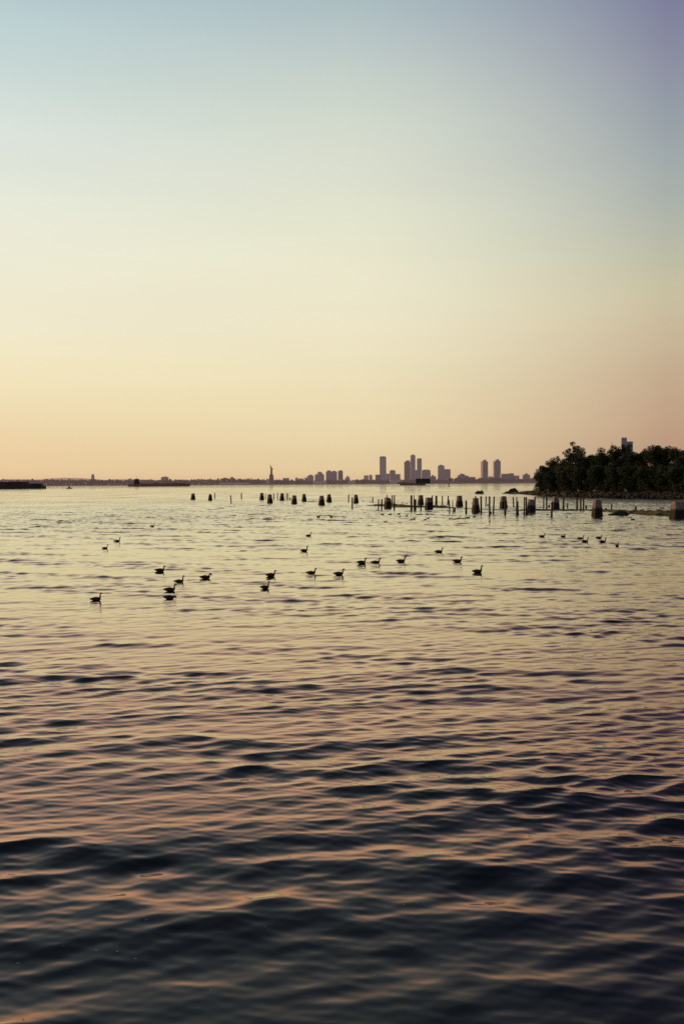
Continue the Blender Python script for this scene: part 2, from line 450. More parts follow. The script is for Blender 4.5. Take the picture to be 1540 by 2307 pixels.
# ------------------------------------------------------------------ far shore, hills
def strip(name, pts_front, depth, mat, seg=1):
    bm = bmesh.new()
    rows = []
    for (x, y, z) in pts_front:
        rows.append([bm.verts.new((x, y, -3)), bm.verts.new((x, y + 4, z)), bm.verts.new((x, y + depth, z + 1)), bm.verts.new((x, y + depth, -3))])
    for a, b in zip(rows, rows[1:]):
        for i in range(3):
            bm.faces.new((a[i], b[i], b[i + 1], a[i + 1]))
    return structure(from_bm(name, bm, mat))
SHORE_Y = 4900
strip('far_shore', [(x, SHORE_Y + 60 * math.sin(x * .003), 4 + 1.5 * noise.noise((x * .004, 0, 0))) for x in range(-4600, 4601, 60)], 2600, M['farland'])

def hill_mesh():
    bm = bmesh.new(); prev = None
    Y = 9200
    for px in range(-420, 900, 8):
        base = 1087.2 - (px - 770) * .00576
        prof = 1083.5
        for c, w, t in ((155, 95, 1076.3), (40, 120, 1079.5), (-120, 130, 1077), (-330, 130, 1074), (290, 90, 1079.5), (430, 120, 1082)):
            k = math.exp(-((px - c) / w) ** 2)
            prof = min(prof, 1086 + (t - 1086) * k)
        prof += .45 * noise.noise((px * .05, 1.3, 0)) + .3 * noise.noise((px * .21, 4.3, 0))
        p = far(px, prof, Y)
        top = max(p.z, 4)
        ring = [bm.verts.new((p.x, Y - 500, -3)), bm.verts.new((p.x, Y - 160, top * .65)), bm.verts.new((p.x, Y, top)), bm.verts.new((p.x, Y + 700, -3))]
        if prev:
            for i in range(3): bm.faces.new((prev[i], ring[i], ring[i + 1], prev[i + 1]))
        prev = ring
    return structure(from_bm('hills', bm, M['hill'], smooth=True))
hill_mesh()

def far_trees():
    rnd = random.Random(3)
    vs, fs = [], []
    # height profile of the wooded waterfront, photo column -> top row
    prof = [(-300, 1079.6), (60, 1079.8), (120, 1079.4), (300, 1079.6), (330, 1080), (430, 1079.6), (470, 1078.8), (500, 1077), (525, 1075.5), (545, 1080), (558, 1076), (600, 1079), (640, 1080.5), (700, 1081),
            (830, 1080), (900, 1079.5), (1000, 1079), (1030, 1074.5), (1070, 1077), (1110, 1075), (1160, 1077), (1210, 1077), (1500, 1076), (1900, 1075)]
    px = -300.0
    while px < 1900:
        for a, b in zip(prof, prof[1:]):
            if a[0] <= px <= b[0]:
                top = a[1] + (b[1] - a[1]) * (px - a[0]) / (b[0] - a[0])
        Y = SHORE_Y + 75 + rnd.uniform(0, 60)
        p = far(px, top + rnd.uniform(-1.2, 2.2), Y)
        H = max(p.z, 6) * rnd.uniform(.88, 1.02)
        w = rnd.uniform(8, 17)
        for _ in range(34):
            u = rnd.uniform(-1, 1); v = rnd.random() ** .8
            wid = w * (1 - .5 * v * v)
            c = Vector((p.x + u * wid, Y + rnd.uniform(-8, 8), 3 + v * (H - 4) * (1 - .25 * u * u)))
            s = rnd.uniform(2.0, 4.2)
            e = Euler((rnd.uniform(0, 6), rnd.uniform(0, 6), rnd.uniform(0, 6))).to_matrix()
            n = len(vs)
            for q in ((-s, -s, 0), (s, -s, 0), (s, s, 0), (-s, s, 0)):
                vs.append(c + e @ Vector(q))
            fs.append((n, n + 1, n + 2, n + 3))
        px += rnd.uniform(2.0, 4.5)
    me = bpy.data.meshes.new('far_treeline'); me.from_pydata(vs, [], fs)
    o = link('far_treeline', me, M['fartree']); o['kind'] = 'stuff'
    o['label'] = 'hazy band of trees along the far waterfront'
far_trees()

# ------------------------------------------------------------------ far buildings
def tower(name, label, x0, x1, ytop, Y, mat, steps=(), rot=0.0, cap=None, group='towers and blocks of the far skyline', depth=None):
    """x0,x1,ytop in photo pixels; steps: stacked (x0,x1,ytop) blocks joined to the same wall mesh; cap: list of rooftop parts"""
    pc = far((x0 + x1) / 2, ytop, Y)
    root = empty(name, (pc.x, Y, 0), R(rot))
    tag(root, label, 'building', group)
    sc = Y / FPX
    a = abs(R(rot))
    W = (x1 - x0) * sc
    w = W / (math.cos(a) + .8 * math.sin(a)); d = w * .8
    bm = bmesh.new()
    add_box(bm, -w / 2, w / 2, -d / 2, d / 2, 0, pc.z)
    cen = (x0 + x1) / 2
    for sx0, sx1, sy in steps:
        z = far((sx0 + sx1) / 2, sy, Y).z
        o = ((sx0 + sx1) / 2 - cen) * sc
        ww = (sx1 - sx0) * sc / 2
        add_box(bm, o - ww, o + ww, -d * .42, d * .42, 0 if (sx1 > x1 or sx0 < x0) else pc.z + .05, z)
    from_bm('wall', bm, mat, root)
    for (kind, cx0, cx1, cy) in (cap or []):
        z = far((cx0 + cx1) / 2, cy, Y).z
        zb = min(pc.z, z - 1)
        o = ((cx0 + cx1) / 2 - cen) * sc; ww = (cx1 - cx0) * sc / 2
        b2 = bmesh.new()
        if kind == 'mast':
            add_box(b2, o - ww, o + ww, -ww, ww, zb + .1, z, .4)
        elif kind == 'dome':
            pts = []
            for i in range(7):
                t = i / 6 * math.pi / 2
                pts.append((o, 0, zb + .1 + (z - zb) * math.sin(t), ww * max(math.cos(t), .05), ww * max(math.cos(t), .05) * .8))
            path_loft(b2, pts, 14)
        else:
            add_box(b2, o - ww, o + ww, -d * .3, d * .3, zb + .06, z)
        from_bm({'mast': 'mast', 'dome': 'domed_roof'}.get(kind, 'rooftop_box'), b2, mat, root)
    return root

A, B, C, D, E = M['bldA'], M['bldB'], M['bldC'], M['bldD'], M['bldE']
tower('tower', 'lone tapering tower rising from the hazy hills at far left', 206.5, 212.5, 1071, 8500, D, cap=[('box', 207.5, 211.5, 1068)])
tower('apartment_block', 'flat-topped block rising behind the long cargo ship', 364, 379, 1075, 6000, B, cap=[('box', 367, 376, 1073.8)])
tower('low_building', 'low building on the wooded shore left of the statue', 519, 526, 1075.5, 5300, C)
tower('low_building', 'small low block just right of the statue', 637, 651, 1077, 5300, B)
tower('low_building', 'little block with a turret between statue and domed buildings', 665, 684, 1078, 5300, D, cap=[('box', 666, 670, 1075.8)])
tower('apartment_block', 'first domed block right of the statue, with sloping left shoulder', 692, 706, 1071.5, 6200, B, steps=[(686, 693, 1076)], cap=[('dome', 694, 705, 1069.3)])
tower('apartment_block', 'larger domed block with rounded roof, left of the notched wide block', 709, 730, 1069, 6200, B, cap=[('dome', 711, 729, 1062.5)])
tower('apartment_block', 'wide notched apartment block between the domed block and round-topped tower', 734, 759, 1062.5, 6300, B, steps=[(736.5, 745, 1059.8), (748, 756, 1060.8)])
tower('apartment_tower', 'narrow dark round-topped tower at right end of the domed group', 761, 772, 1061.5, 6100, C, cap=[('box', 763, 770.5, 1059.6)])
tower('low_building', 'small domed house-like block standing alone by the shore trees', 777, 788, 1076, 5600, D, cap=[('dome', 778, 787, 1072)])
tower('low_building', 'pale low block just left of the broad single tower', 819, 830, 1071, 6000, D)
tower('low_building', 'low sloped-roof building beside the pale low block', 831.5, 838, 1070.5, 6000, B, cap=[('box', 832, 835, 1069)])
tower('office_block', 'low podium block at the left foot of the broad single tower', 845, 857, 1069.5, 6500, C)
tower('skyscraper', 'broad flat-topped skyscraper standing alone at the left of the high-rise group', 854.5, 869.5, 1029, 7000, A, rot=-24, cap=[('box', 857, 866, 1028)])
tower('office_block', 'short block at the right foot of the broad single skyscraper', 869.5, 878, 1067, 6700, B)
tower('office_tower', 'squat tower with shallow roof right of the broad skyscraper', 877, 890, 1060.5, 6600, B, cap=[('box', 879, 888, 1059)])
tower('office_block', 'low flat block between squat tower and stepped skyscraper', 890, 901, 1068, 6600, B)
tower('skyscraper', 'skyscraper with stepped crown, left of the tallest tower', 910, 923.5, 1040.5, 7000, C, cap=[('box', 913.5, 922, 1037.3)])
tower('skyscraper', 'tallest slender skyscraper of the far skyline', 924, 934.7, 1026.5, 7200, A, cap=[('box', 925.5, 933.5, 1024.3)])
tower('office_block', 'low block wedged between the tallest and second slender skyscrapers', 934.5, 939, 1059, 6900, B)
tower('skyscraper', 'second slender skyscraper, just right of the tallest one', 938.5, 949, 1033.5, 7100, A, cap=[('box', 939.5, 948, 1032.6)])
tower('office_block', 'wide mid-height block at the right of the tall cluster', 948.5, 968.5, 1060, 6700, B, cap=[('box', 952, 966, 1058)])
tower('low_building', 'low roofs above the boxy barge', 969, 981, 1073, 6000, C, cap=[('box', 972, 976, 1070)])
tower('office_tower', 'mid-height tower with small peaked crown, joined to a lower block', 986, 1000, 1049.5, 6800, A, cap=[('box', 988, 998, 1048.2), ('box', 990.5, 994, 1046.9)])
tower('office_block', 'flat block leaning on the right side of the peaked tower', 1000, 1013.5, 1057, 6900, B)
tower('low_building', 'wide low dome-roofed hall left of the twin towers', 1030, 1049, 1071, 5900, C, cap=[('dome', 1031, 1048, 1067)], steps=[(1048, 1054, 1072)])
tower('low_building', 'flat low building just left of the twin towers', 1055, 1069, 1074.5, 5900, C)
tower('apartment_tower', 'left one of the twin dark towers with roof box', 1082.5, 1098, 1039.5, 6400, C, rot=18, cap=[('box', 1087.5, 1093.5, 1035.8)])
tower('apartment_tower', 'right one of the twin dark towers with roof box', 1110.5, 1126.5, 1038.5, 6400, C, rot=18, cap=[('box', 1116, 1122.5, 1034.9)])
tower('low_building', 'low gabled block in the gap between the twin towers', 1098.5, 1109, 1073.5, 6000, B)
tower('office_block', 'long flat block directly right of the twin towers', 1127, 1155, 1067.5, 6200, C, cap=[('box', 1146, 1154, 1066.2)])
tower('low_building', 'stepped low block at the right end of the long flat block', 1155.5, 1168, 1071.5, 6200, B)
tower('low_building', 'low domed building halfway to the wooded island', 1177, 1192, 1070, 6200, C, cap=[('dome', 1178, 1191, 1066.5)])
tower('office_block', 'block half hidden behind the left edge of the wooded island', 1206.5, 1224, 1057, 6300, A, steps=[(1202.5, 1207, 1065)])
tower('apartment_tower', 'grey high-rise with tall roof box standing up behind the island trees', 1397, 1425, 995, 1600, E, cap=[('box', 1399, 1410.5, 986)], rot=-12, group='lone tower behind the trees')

mr_ = empty('radio_mast', far(1377, 1060, 1500)); mr_.location.z = 0
tag(mr_, 'very thin mast poking above the island trees beside the high-rise', 'mast')
bm = bmesh.new(); zt = far(1377, 995, 1500).z; add_box(bm, -.35, .35, -.35, .35, 0, zt, .5); from_bm('pole', bm, M['steel'], mr_)
bm = bmesh.new(); add_box(bm, -1.6, 1.6, -.1, .1, zt - 6, zt - 5.7); from_bm('crossarm', bm, M['steel'], mr_)

# low waterfront sheds
for i, (x0, x1, yt, lab) in enumerate([(600, 606, 1079.5, 'tiny pink-lit shed at the left foot of the statue'), (705, 735, 1083.5, 'low pale waterfront shed under the domed blocks'),
                                       (784, 800, 1083.8, 'low pale waterfront shed right of the round-topped tower'), (878, 905, 1080.5, 'long low shed roof behind the bow of the boxy barge'),
                                       (500, 560, 1087.5, 'long pale quay wall under the trees left of the statue')]):
    tower('waterfront_shed' if i < 4 else 'quay_wall', lab, x0, x1, yt, 4935, M['bldD'], group='low sheds along the far quay')

# ------------------------------------------------------------------ statue
def statue():
    Y = 5050
    base = far(611.3, 1088, Y)
    root = empty('statue', (base.x, Y, 4))
    tag(root, 'statue of a robed figure with raised torch on a tall stone pedestal', 'statue')
    s = Y / FPX
    zp = far(611, 1069, Y).z - 4; zt = far(611, 1047, Y).z - 4; zf = far(611, 1081.5, Y).z - 4
    bm = bmesh.new()
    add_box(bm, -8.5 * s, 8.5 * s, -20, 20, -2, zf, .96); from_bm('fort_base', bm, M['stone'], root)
    bm = bmesh.new()
    pw = 5.0 * s
    add_box(bm, -pw, pw, -pw, pw, zf + .05, zf + (zp - zf) * .8, .86)
    add_box(bm, -pw * .92, pw * .92, -pw * .92, pw * .92, zf + (zp - zf) * .8 + .05, zf + (zp - zf) * .86)
    add_box(bm, -pw * .74, pw * .74, -pw * .74, pw * .74, zf + (zp - zf) * .86 + .05, zp)
    from_bm('pedestal', bm, M['stone'], root)
    H = zt - zp           # figure with torch
    bm = bmesh.new()
    k = H / 46.0
    path_loft(bm, [(0, 0, zp, 6.6 * k, 6 * k), (0, 0, zp + 8 * k, 6.0 * k, 5.5 * k), (0, 0, zp + 17 * k, 5.6 * k, 5.0 * k), (0.2, 0, zp + 24 * k, 5.6 * k, 4.6 * k), (.3, 0, zp + 28 * k, 5.4 * k, 4.0 * k), (.2, 0, zp + 31 * k, 3.4 * k, 3.0 * k), (-.2, 0, zp + 32.5 * k, 1.5 * k, 1.6 * k)], 14)
    path_loft(bm, [(-.2, 0, zp + 31.5 * k, 1.4 * k, 1.4 * k), (-.2, 0, zp + 33.5 * k, 2.2 * k, 2.2 * k), (-.2, 0, zp + 35.5 * k, 2.3 * k, 2.4 * k), (-.2, 0, zp + 37.5 * k, 1.3 * k, 1.3 * k)], 12)
    path_loft(bm, [(-2.6 * k, 0, zp + 28.5 * k, 2.0 * k, 2.0 * k), (-4.2 * k, 0, zp + 33 * k, 1.8 * k, 1.8 * k), (-4.5 * k, 0, zp + 38 * k, 1.4 * k, 1.4 * k), (-4.6 * k, 0, zp + 41 * k, 1.2 * k, 1.2 * k)], 10)
    path_loft(bm, [(3.4 * k, 0, zp + 28.5 * k, 2.1 * k, 2.1 * k), (5.4 * k, -1, zp + 24 * k, 2.0 * k, 2.0 * k), (6.6 * k, -2, zp + 25 * k, 1.5 * k, 1.5 * k), (8.4 * k, -2, zp + 27.8 * k, 1.0 * k, 1.6 * k)], 10)
    me = remeshed(bm, .55, 'robed_figure')
    link('robed_figure', me, M['bronze'], root, True)
    bm = bmesh.new()
    path_loft(bm, [(-4.6 * k, 0, zp + 41 * k, .7 * k, .7 * k), (-4.6 * k, 0, zp + 43 * k, 1.6 * k, 1.6 * k), (-4.6 * k, 0, zp + 44 * k, 1.3 * k, 1.3 * k), (-4.6 * k, 0, zp + 46.5 * k, .3 * k, .3 * k)], 10)
    from_bm('torch', bm, M['bronze'], root)
    bm = bmesh.new()
    for i in range(7):
        a = R(-75 + 25 * i)
        c = Vector((-.2, 0, zp + 36.5 * k)); d = Vector((math.sin(a), 0, math.cos(a)))
        loft(bm, [(c + d * 1.8 * k, d, .25 * k, .25 * k), (c + d * 3.8 * k, d, .06 * k, .06 * k)], 5)
    from_bm('crown', bm, M['bronze'], root)
statue()

# ------------------------------------------------------------------ vessels and pier far out
def hull_mesh(Lx, W, H, bow=.18, stern=.03, sheer=.3):
    """long hull along X, bow at +X"""
    bm = bmesh.new(); prev = None
    n = 24
    for i in range(n + 1):
        t = i / n; x = -Lx / 2 + Lx * t
        w = W / 2
        if t > 1 - bow: w *= max(.04, math.sqrt(max(0, 1 - ((t - (1 - bow)) / bow) ** 2)))
        if t < stern: w *= .85 + .15 * t / stern
        sh = H + sheer * H * max(0, (t - .8) / .2) ** 2
        flare = .8 if t > 1 - bow else .93
        ring = [bm.verts.new((x, -w, sh)), bm.verts.new((x, -w * flare, -1)), bm.verts.new((x, w * flare, -1)), bm.verts.new((x, w, sh))]
        if prev:
            for k in range(4): bm.faces.new((prev[k], ring[k], ring[(k + 1) % 4], prev[(k + 1) % 4]))
        else: bm.faces.new(ring[::-1])
        prev = ring
    bm.faces.new(prev)
    return bm

# cargo ship
pL, pR = at(293, 1096.3), at(426, 1095.6)
c = (pL + pR) / 2; Ls = abs(pR.x - pL.x); s = c.y / FPX
ship = empty('cargo_ship', (c.x, c.y, 0), math.atan2((pR - pL).y * .0, 1))
tag(ship, 'long low dark cargo ship with its bridge near the left end', 'ship')
from_bm('hull', hull_mesh(Ls, 18, 4.6 * s), M['hull'], ship)
bx = (309 - 359.5) * s
bm = bmesh.new(); add_box(bm, bx - 5 * s, bx + 5 * s, -7, 7, 4.6 * s + .05, 11 * s); add_box(bm, bx - 3.6 * s, bx + 3.8 * s, -8, 8, 11 * s + .05, 17.5 * s); br = from_bm('bridge', bm, M['shed'], ship)
bm = bmesh.new(); add_box(bm, bx - .35 * s, bx + .15 * s, -.4, .4, 17.5 * s + .05, 24 * s, .5); from_bm('mast', bm, M['steel'], br)
bm = bmesh.new()
for i in range(7):
    x0 = (-42 + i * 14.5) * s
    add_box(bm, x0, x0 + 12 * s, -6.5, 6.5, 4.6 * s + .06, (6.8 + random.uniform(-.3, 1.6) + (.8 if i > 4 else 0)) * s)
from_bm('hatch_covers', bm, M['hull'], ship)
bm = bmesh.new(); add_box(bm, 58 * s, 58.8 * s, -.5, .5, 5 * s, 16 * s, .6); from_bm('foremast', bm, M['steel'], ship)

# barge with box deckhouse
pL, pR = at(890, 1093.2), at(976, 1093.8)
c = (pL + pR) / 2; Lb = abs(pR.x - pL.x); s = c.y / FPX
barge = empty('barge', (c.x, c.y, 0)); tag(barge, 'dark barge carrying a tall boxy green-black deckhouse before the skyline', 'barge')
from_bm('hull', hull_mesh(Lb, 16, 3.5 * s, .06, .16, .0), M['hull'], barge)
bm = bmesh.new(); add_box(bm, -37 * s, 4 * s, -5, 5, 3.5 * s + .05, 5.4 * s, .92); add_box(bm, -34 * s, -14 * s, -4, 4, 5.4 * s + .1, 7.4 * s, .6); from_bm('deck_cargo', bm, M['hull'], barge)
bm = bmesh.new(); add_box(bm, 6.5 * s, 39 * s, -7, 7, 3.5 * s + .05, 14.6 * s, .985); dh = from_bm('deckhouse', bm, M['boxgreen'], barge)
bm = bmesh.new(); add_box(bm, 6.0 * s, 39.5 * s, -7.4, 7.4, 14.6 * s + .05, 15.1 * s); from_bm('roof', bm, M['shed'], dh)

# dark pier entering at the left edge
pR = at(94, 1101.3); s = pR.y / FPX
pier = empty('pier', (pR.x, pR.y, 0)); tag(pier, 'long dark pier with a flat-roofed shed running in from the left edge', 'pier')
bm = bmesh.new(); add_box(bm, -330 * s, 0, 0, 26, -2, 6.5 * s); from_bm('deck', bm, M['shed'], pier)
bm = bmesh.new(); add_box(bm, -330 * s, -39 * s, 3, 24, 6.5 * s + .05, 15.6 * s)
sh = from_bm('shed', bm, M['shed'], pier)
bm = bmesh.new(); add_box(bm, -39 * s + .05, -8 * s, 3, 23, 6.5 * s + .05, 12.2 * s); add_box(bm, -8 * s + .05, -3 * s, 4, 20, 6.5 * s + .06, 9.5 * s); from_bm('end_shed', bm, M['shed'], pier)
bm = bmesh.new(); add_box(bm, -331 * s, -38.4 * s, 2, 25, 15.6 * s + .05, 16.1 * s); from_bm('roof', bm, M['shed'], sh)

# small boats
def small_boat(px, py, wpx, hpx, label, matn, flip=1):
    p = at(px, py); s = p.length / FPX
    Lb = wpx * s; H = hpx * s
    rt = empty('motorboat', (p.x, p.y, 0), R(8) if flip > 0 else R(188)); tag(rt, label, 'boat', 'small boats out on the harbour')
    from_bm('hull', hull_mesh(Lb, Lb * .32, H * .4, .45, .1, .5), M[matn], rt)
    bm = bmesh.new(); add_box(bm, -Lb * .2, Lb * .18, -Lb * .1, Lb * .1, H * .4 + .03, H, .8); from_bm('cabin', bm, M[matn], rt)
    return rt
small_boat(156.5, 1101, 13, 4.6, 'small dark motorboat off the end of the dark pier', 'hull')
small_boat(274, 1094.6, 6, 4.5, 'tiny pale boat just left of the long cargo ship', 'boat_white')
small_boat(104.5, 1095.6, 8, 3, 'tiny pale boat near the right end of the dark pier', 'bldD', -1)
small_boat(453, 1092.3, 6, 5, 'tiny pale boat to the right of the cargo ship bow', 'boat_white')

# channel buoy
p = at(1010.5, 1096.2); s = p.length / FPX
by = empty('channel_buoy', (p.x, p.y, 0)); tag(by, 'dark channel buoy with a slim tower right of the boxy barge', 'buoy')
bm = bmesh.new(); path_loft(bm, [(0, 0, -.6, 1.6 * s, 1.6 * s), (0, 0, 1.4 * s, 2.0 * s, 2.0 * s), (0, 0, 2.0 * s, 1.5 * s, 1.5 * s)], 16); from_bm('float', bm, M['steel'], by)
bm = bmesh.new()
for a in range(4):
    q = R(45 + 90 * a); loft(bm, [(Vector((1.0 * s * math.cos(q), 1.0 * s * math.sin(q), 2 * s)), Vector((0, 0, 1)), .22 * s, .22 * s), (Vector((.45 * s * math.cos(q), .45 * s * math.sin(q), 6.4 * s)), Vector((0, 0, 1)), .2 * s, .2 * s)], 6)
from_bm('tower_frame', bm, M['steel'], by)
bm = bmesh.new(); path_loft(bm, [(0, 0, 6.3 * s, 1.2 * s, 1.2 * s), (0, 0, 8.2 * s, 1.1 * s, 1.1 * s), (0, 0, 9.2 * s, .3 * s, .3 * s)], 12); from_bm('lantern', bm, M['steel'], by)

# ------------------------------------------------------------------ island with trees on the right
shore = [(1128, 1112.3, .15), (1150, 1112.6, .7), (1170, 1113.6, 1.1), (1200, 1115.2, 1.9), (1230, 1116.6, 2.2), (1262, 1117.8, 2.3), (1300, 1119, 2.3), (1350, 1120.2, 2.4), (1400, 1121.2, 2.5), (1450, 1122, 2.5), (1500, 1122.8, 2.6), (1560, 1124, 2.6), (1640, 1126, 2.6), (1760, 1129, 2.6), (1900, 1132, 2.6)]
def lerp_shore(px):
    for a, b in zip(shore, shore[1:]):
        if a[0] <= px <= b[0]:
            t = (px - a[0]) / (b[0] - a[0]); return a[1] + (b[1] - a[1]) * t, a[2] + (b[2] - a[2]) * t
    return shore[-1][1:]
def island():
    bm = bmesh.new(); prev = None
    px = 1128.0
    while px <= 1900:
        y, h = lerp_shore(px)
        p = at(px, y)
        out = Vector((p.x, p.y, 0)).normalized()
        dep = 75 * min(1, (px - 1120) / 90)
        ring = []
        for t, z in ((0, -1.2), (.02, .15), (.05, .55), (.09, .8), (.16, 1.0), (.4, 1.05), (.8, 1.0), (.95, .4), (1, -.6)):
            q = p + out * (dep * t)
            zz = h * z if z > 0 else z
            if z > 0: zz *= 1 + .35 * noise.noise((q.x * .16, q.y * .16, 3.1))
            ring.append(bm.verts.new((q.x + noise.noise((q.x * .3, q.y * .3, 1)) * 1.2, q.y + noise.noise((q.x * .3, q.y * .3, 7)) * 2.0, zz)))
        if prev:
            for i in range(len(ring) - 1): bm.faces.new((prev[i], ring[i], ring[i + 1], prev[i + 1]))
        prev = ring
        px += 4
    return structure(from_bm('island', bm, M['soil'], smooth=True))
island()

def rock_bm(w, d, h, seed, sub=3, rough=.35):
    bm = bmesh.new(); bmesh.ops.create_icosphere(bm, subdivisions=sub, radius=1)
    for v in bm.verts:
        n = v.co.normalized()
        k = 1 + rough * noise.noise(n * 1.4 + Vector((seed, seed * 2.1, 0))) + rough * .5 * noise.noise(n * 3.3 + Vector((seed, 0, 5)))
        v.co = Vector((n.x * w * k, n.y * d * k, n.z * h * k))
    return bm

def riprap():
    rnd = random.Random(5)
    big = bmesh.new()
    px = 1138.0
    while px < 1700:
        y, h = lerp_shore(px)
        for _ in range(2):
            p = at(px, y); out = Vector((p.x, p.y, 0)).normalized()
            t = rnd.uniform(-1.0, 6.5)
            q = p + out * t
            r = rnd.uniform(.35, 1.0) * (.6 if px < 1180 else 1)
            b = rock_bm(r * rnd.uniform(.8, 1.5), r, r * rnd.uniform(.5, .8), rnd.uniform(0, 90), 1, .4)
            for v in b.verts: v.co += Vector((q.x, q.y, max(0, h * min(.75, t * .13)) + rnd.uniform(-.1, .3)))
            tmp = bpy.data.meshes.new('t'); b.to_mesh(tmp); b.free(); big.from_mesh(tmp); bpy.data.meshes.remove(tmp)
        px += rnd.uniform(1.6, 3.4)
    o = from_bm('shore_rubble', big, M['rock']); o['kind'] = 'stuff'; o['label'] = 'dark broken rocks along the island waterline'
riprap()

def leaf_cloud(rnd, clumps, leaves, size):
    vs, fs = [], []
    for (c, rad) in clumps:
        for _ in range(int(leaves * (rad ** 2))):
            d = Vector((rnd.gauss(0, 1), rnd.gauss(0, 1), rnd.gauss(0, 1))).normalized() * (rad * rnd.random() ** .45)
            d.z *= .8
            p = c + d
            s = size * rnd.uniform(.6, 1.35)
            e = Euler((rnd.uniform(-.9, .9), rnd.uniform(-.9, .9), rnd.uniform(0, 6.3))).to_matrix()
            n = len(vs)
            for q in ((-s, 0, 0), (0, -s * .55, 0), (s, 0, 0), (0, s * .55, 0)):
                vs.append(p + e @ Vector(q))
            fs.append((n, n + 1, n + 2, n + 3))
    return vs, fs

def tree(px, ytop, hw, back, label, seed, warm=False, spiky=False, low=.18, group='trees crowding the island'):
    rnd = random.Random(seed)
    y, h = lerp_shore(max(px, 1200))
    p = at(px, y); out = Vector((p.x, p.y, 0)).normalized()
    p = p + out * back
    top = far(px, ytop, p.y).z
    s = p.y / FPX
    W = hw * s * (1.55 if not spiky else 1.45)
    z0 = h * .95
    H = top - z0
    rt = empty('broadleaf_tree', (p.x, p.y, z0 - .2)); tag(rt, label, 'tree', group)
    bm = bmesh.new()
    lean = Vector((rnd.uniform(-.06, .06), 0, 0)) * H
    path_loft(bm, [(0, 0, -.5, .035 * H * .55, .035 * H * .55), (lean.x * .3, 0, H * .3, .02 * H * .6, .02 * H * .6), (lean.x * .7, 0, H * .65, .012 * H * .6, .012 * H * .6), (lean.x, 0, H * .93, .004 * H, .004 * H)], 8)
    clumps = []
    nl = 9 if not spiky else 12
    for i in range(nl):
        t = low + (.9 - low) * (i + rnd.random() * .7) / nl
        a = rnd.uniform(0, 2 * math.pi)
        wid = W * (math.sin(math.pi * min(1, (t - low * .4) / (1.06 - low * .4))) ** .7) * rnd.uniform(.75, 1.08)
        if spiky: wid = W * (1.02 - t) * 1.3 * rnd.uniform(.7, 1.1)
        for sgn in (0, math.pi * rnd.uniform(.8, 1.2)):
            e = Vector((math.cos(a + sgn) * wid, math.sin(a + sgn) * wid * .8, t * H + wid * (.30 if not spiky else .38)))
            b = Vector((lean.x * t, 0, t * H * .85))
            path_loft(bm, [(*b, .008 * H, .008 * H), (*((b + e) / 2 + Vector((0, 0, .3))), .005 * H, .005 * H), (*e, .002 * H, .002 * H)], 5)
            for f in ((.45, .7, 1.0) if not spiky else (.4, .72, 1.0)):
                c = b + (e - b) * f + Vector((rnd.uniform(-.5, .5), rnd.uniform(-.5, .5), rnd.uniform(-.3, .5)))
                rad = W * rnd.uniform(.20, .34) * (1.0 if not spiky else max(.22, 1.12 - .95 * t))
                clumps.append((c, rad))
    clumps.append((Vector((lean.x, 0, H * .93)), W * .2 if not spiky else W * .14))
    for q in range(16):
        hh = low + (.86 - low) * (q + .5) / 16
        ww = W * .62 * math.sin(math.pi * min(1, (hh - low * .3) / (1.05 - low * .3))) ** .6
        if spiky: ww = W * .8 * (1.0 - hh)
        clumps.append((Vector((rnd.uniform(-1, 1) * ww, rnd.uniform(-.6, .6) * ww, H * hh)), W * rnd.uniform(.30, .42) * (1 if not spiky else max(.25, 1.1 - .95 * hh))))
    zmax = max(c.z + r * .8 for c, r in clumps); k = H / zmax
    clumps = [(Vector((c.x, c.y, c.z * k)), r) for c, r in clumps]
    from_bm('trunk', bm, M['bark'], rt)
    vs, fs = leaf_cloud(rnd, clumps, 62, .33)
    me = bpy.data.meshes.new('crown'); me.from_pydata(vs, [], fs)
    link('crown', me, M['leaf_sunlit'] if warm else M['leaf'], rt)
    return rt

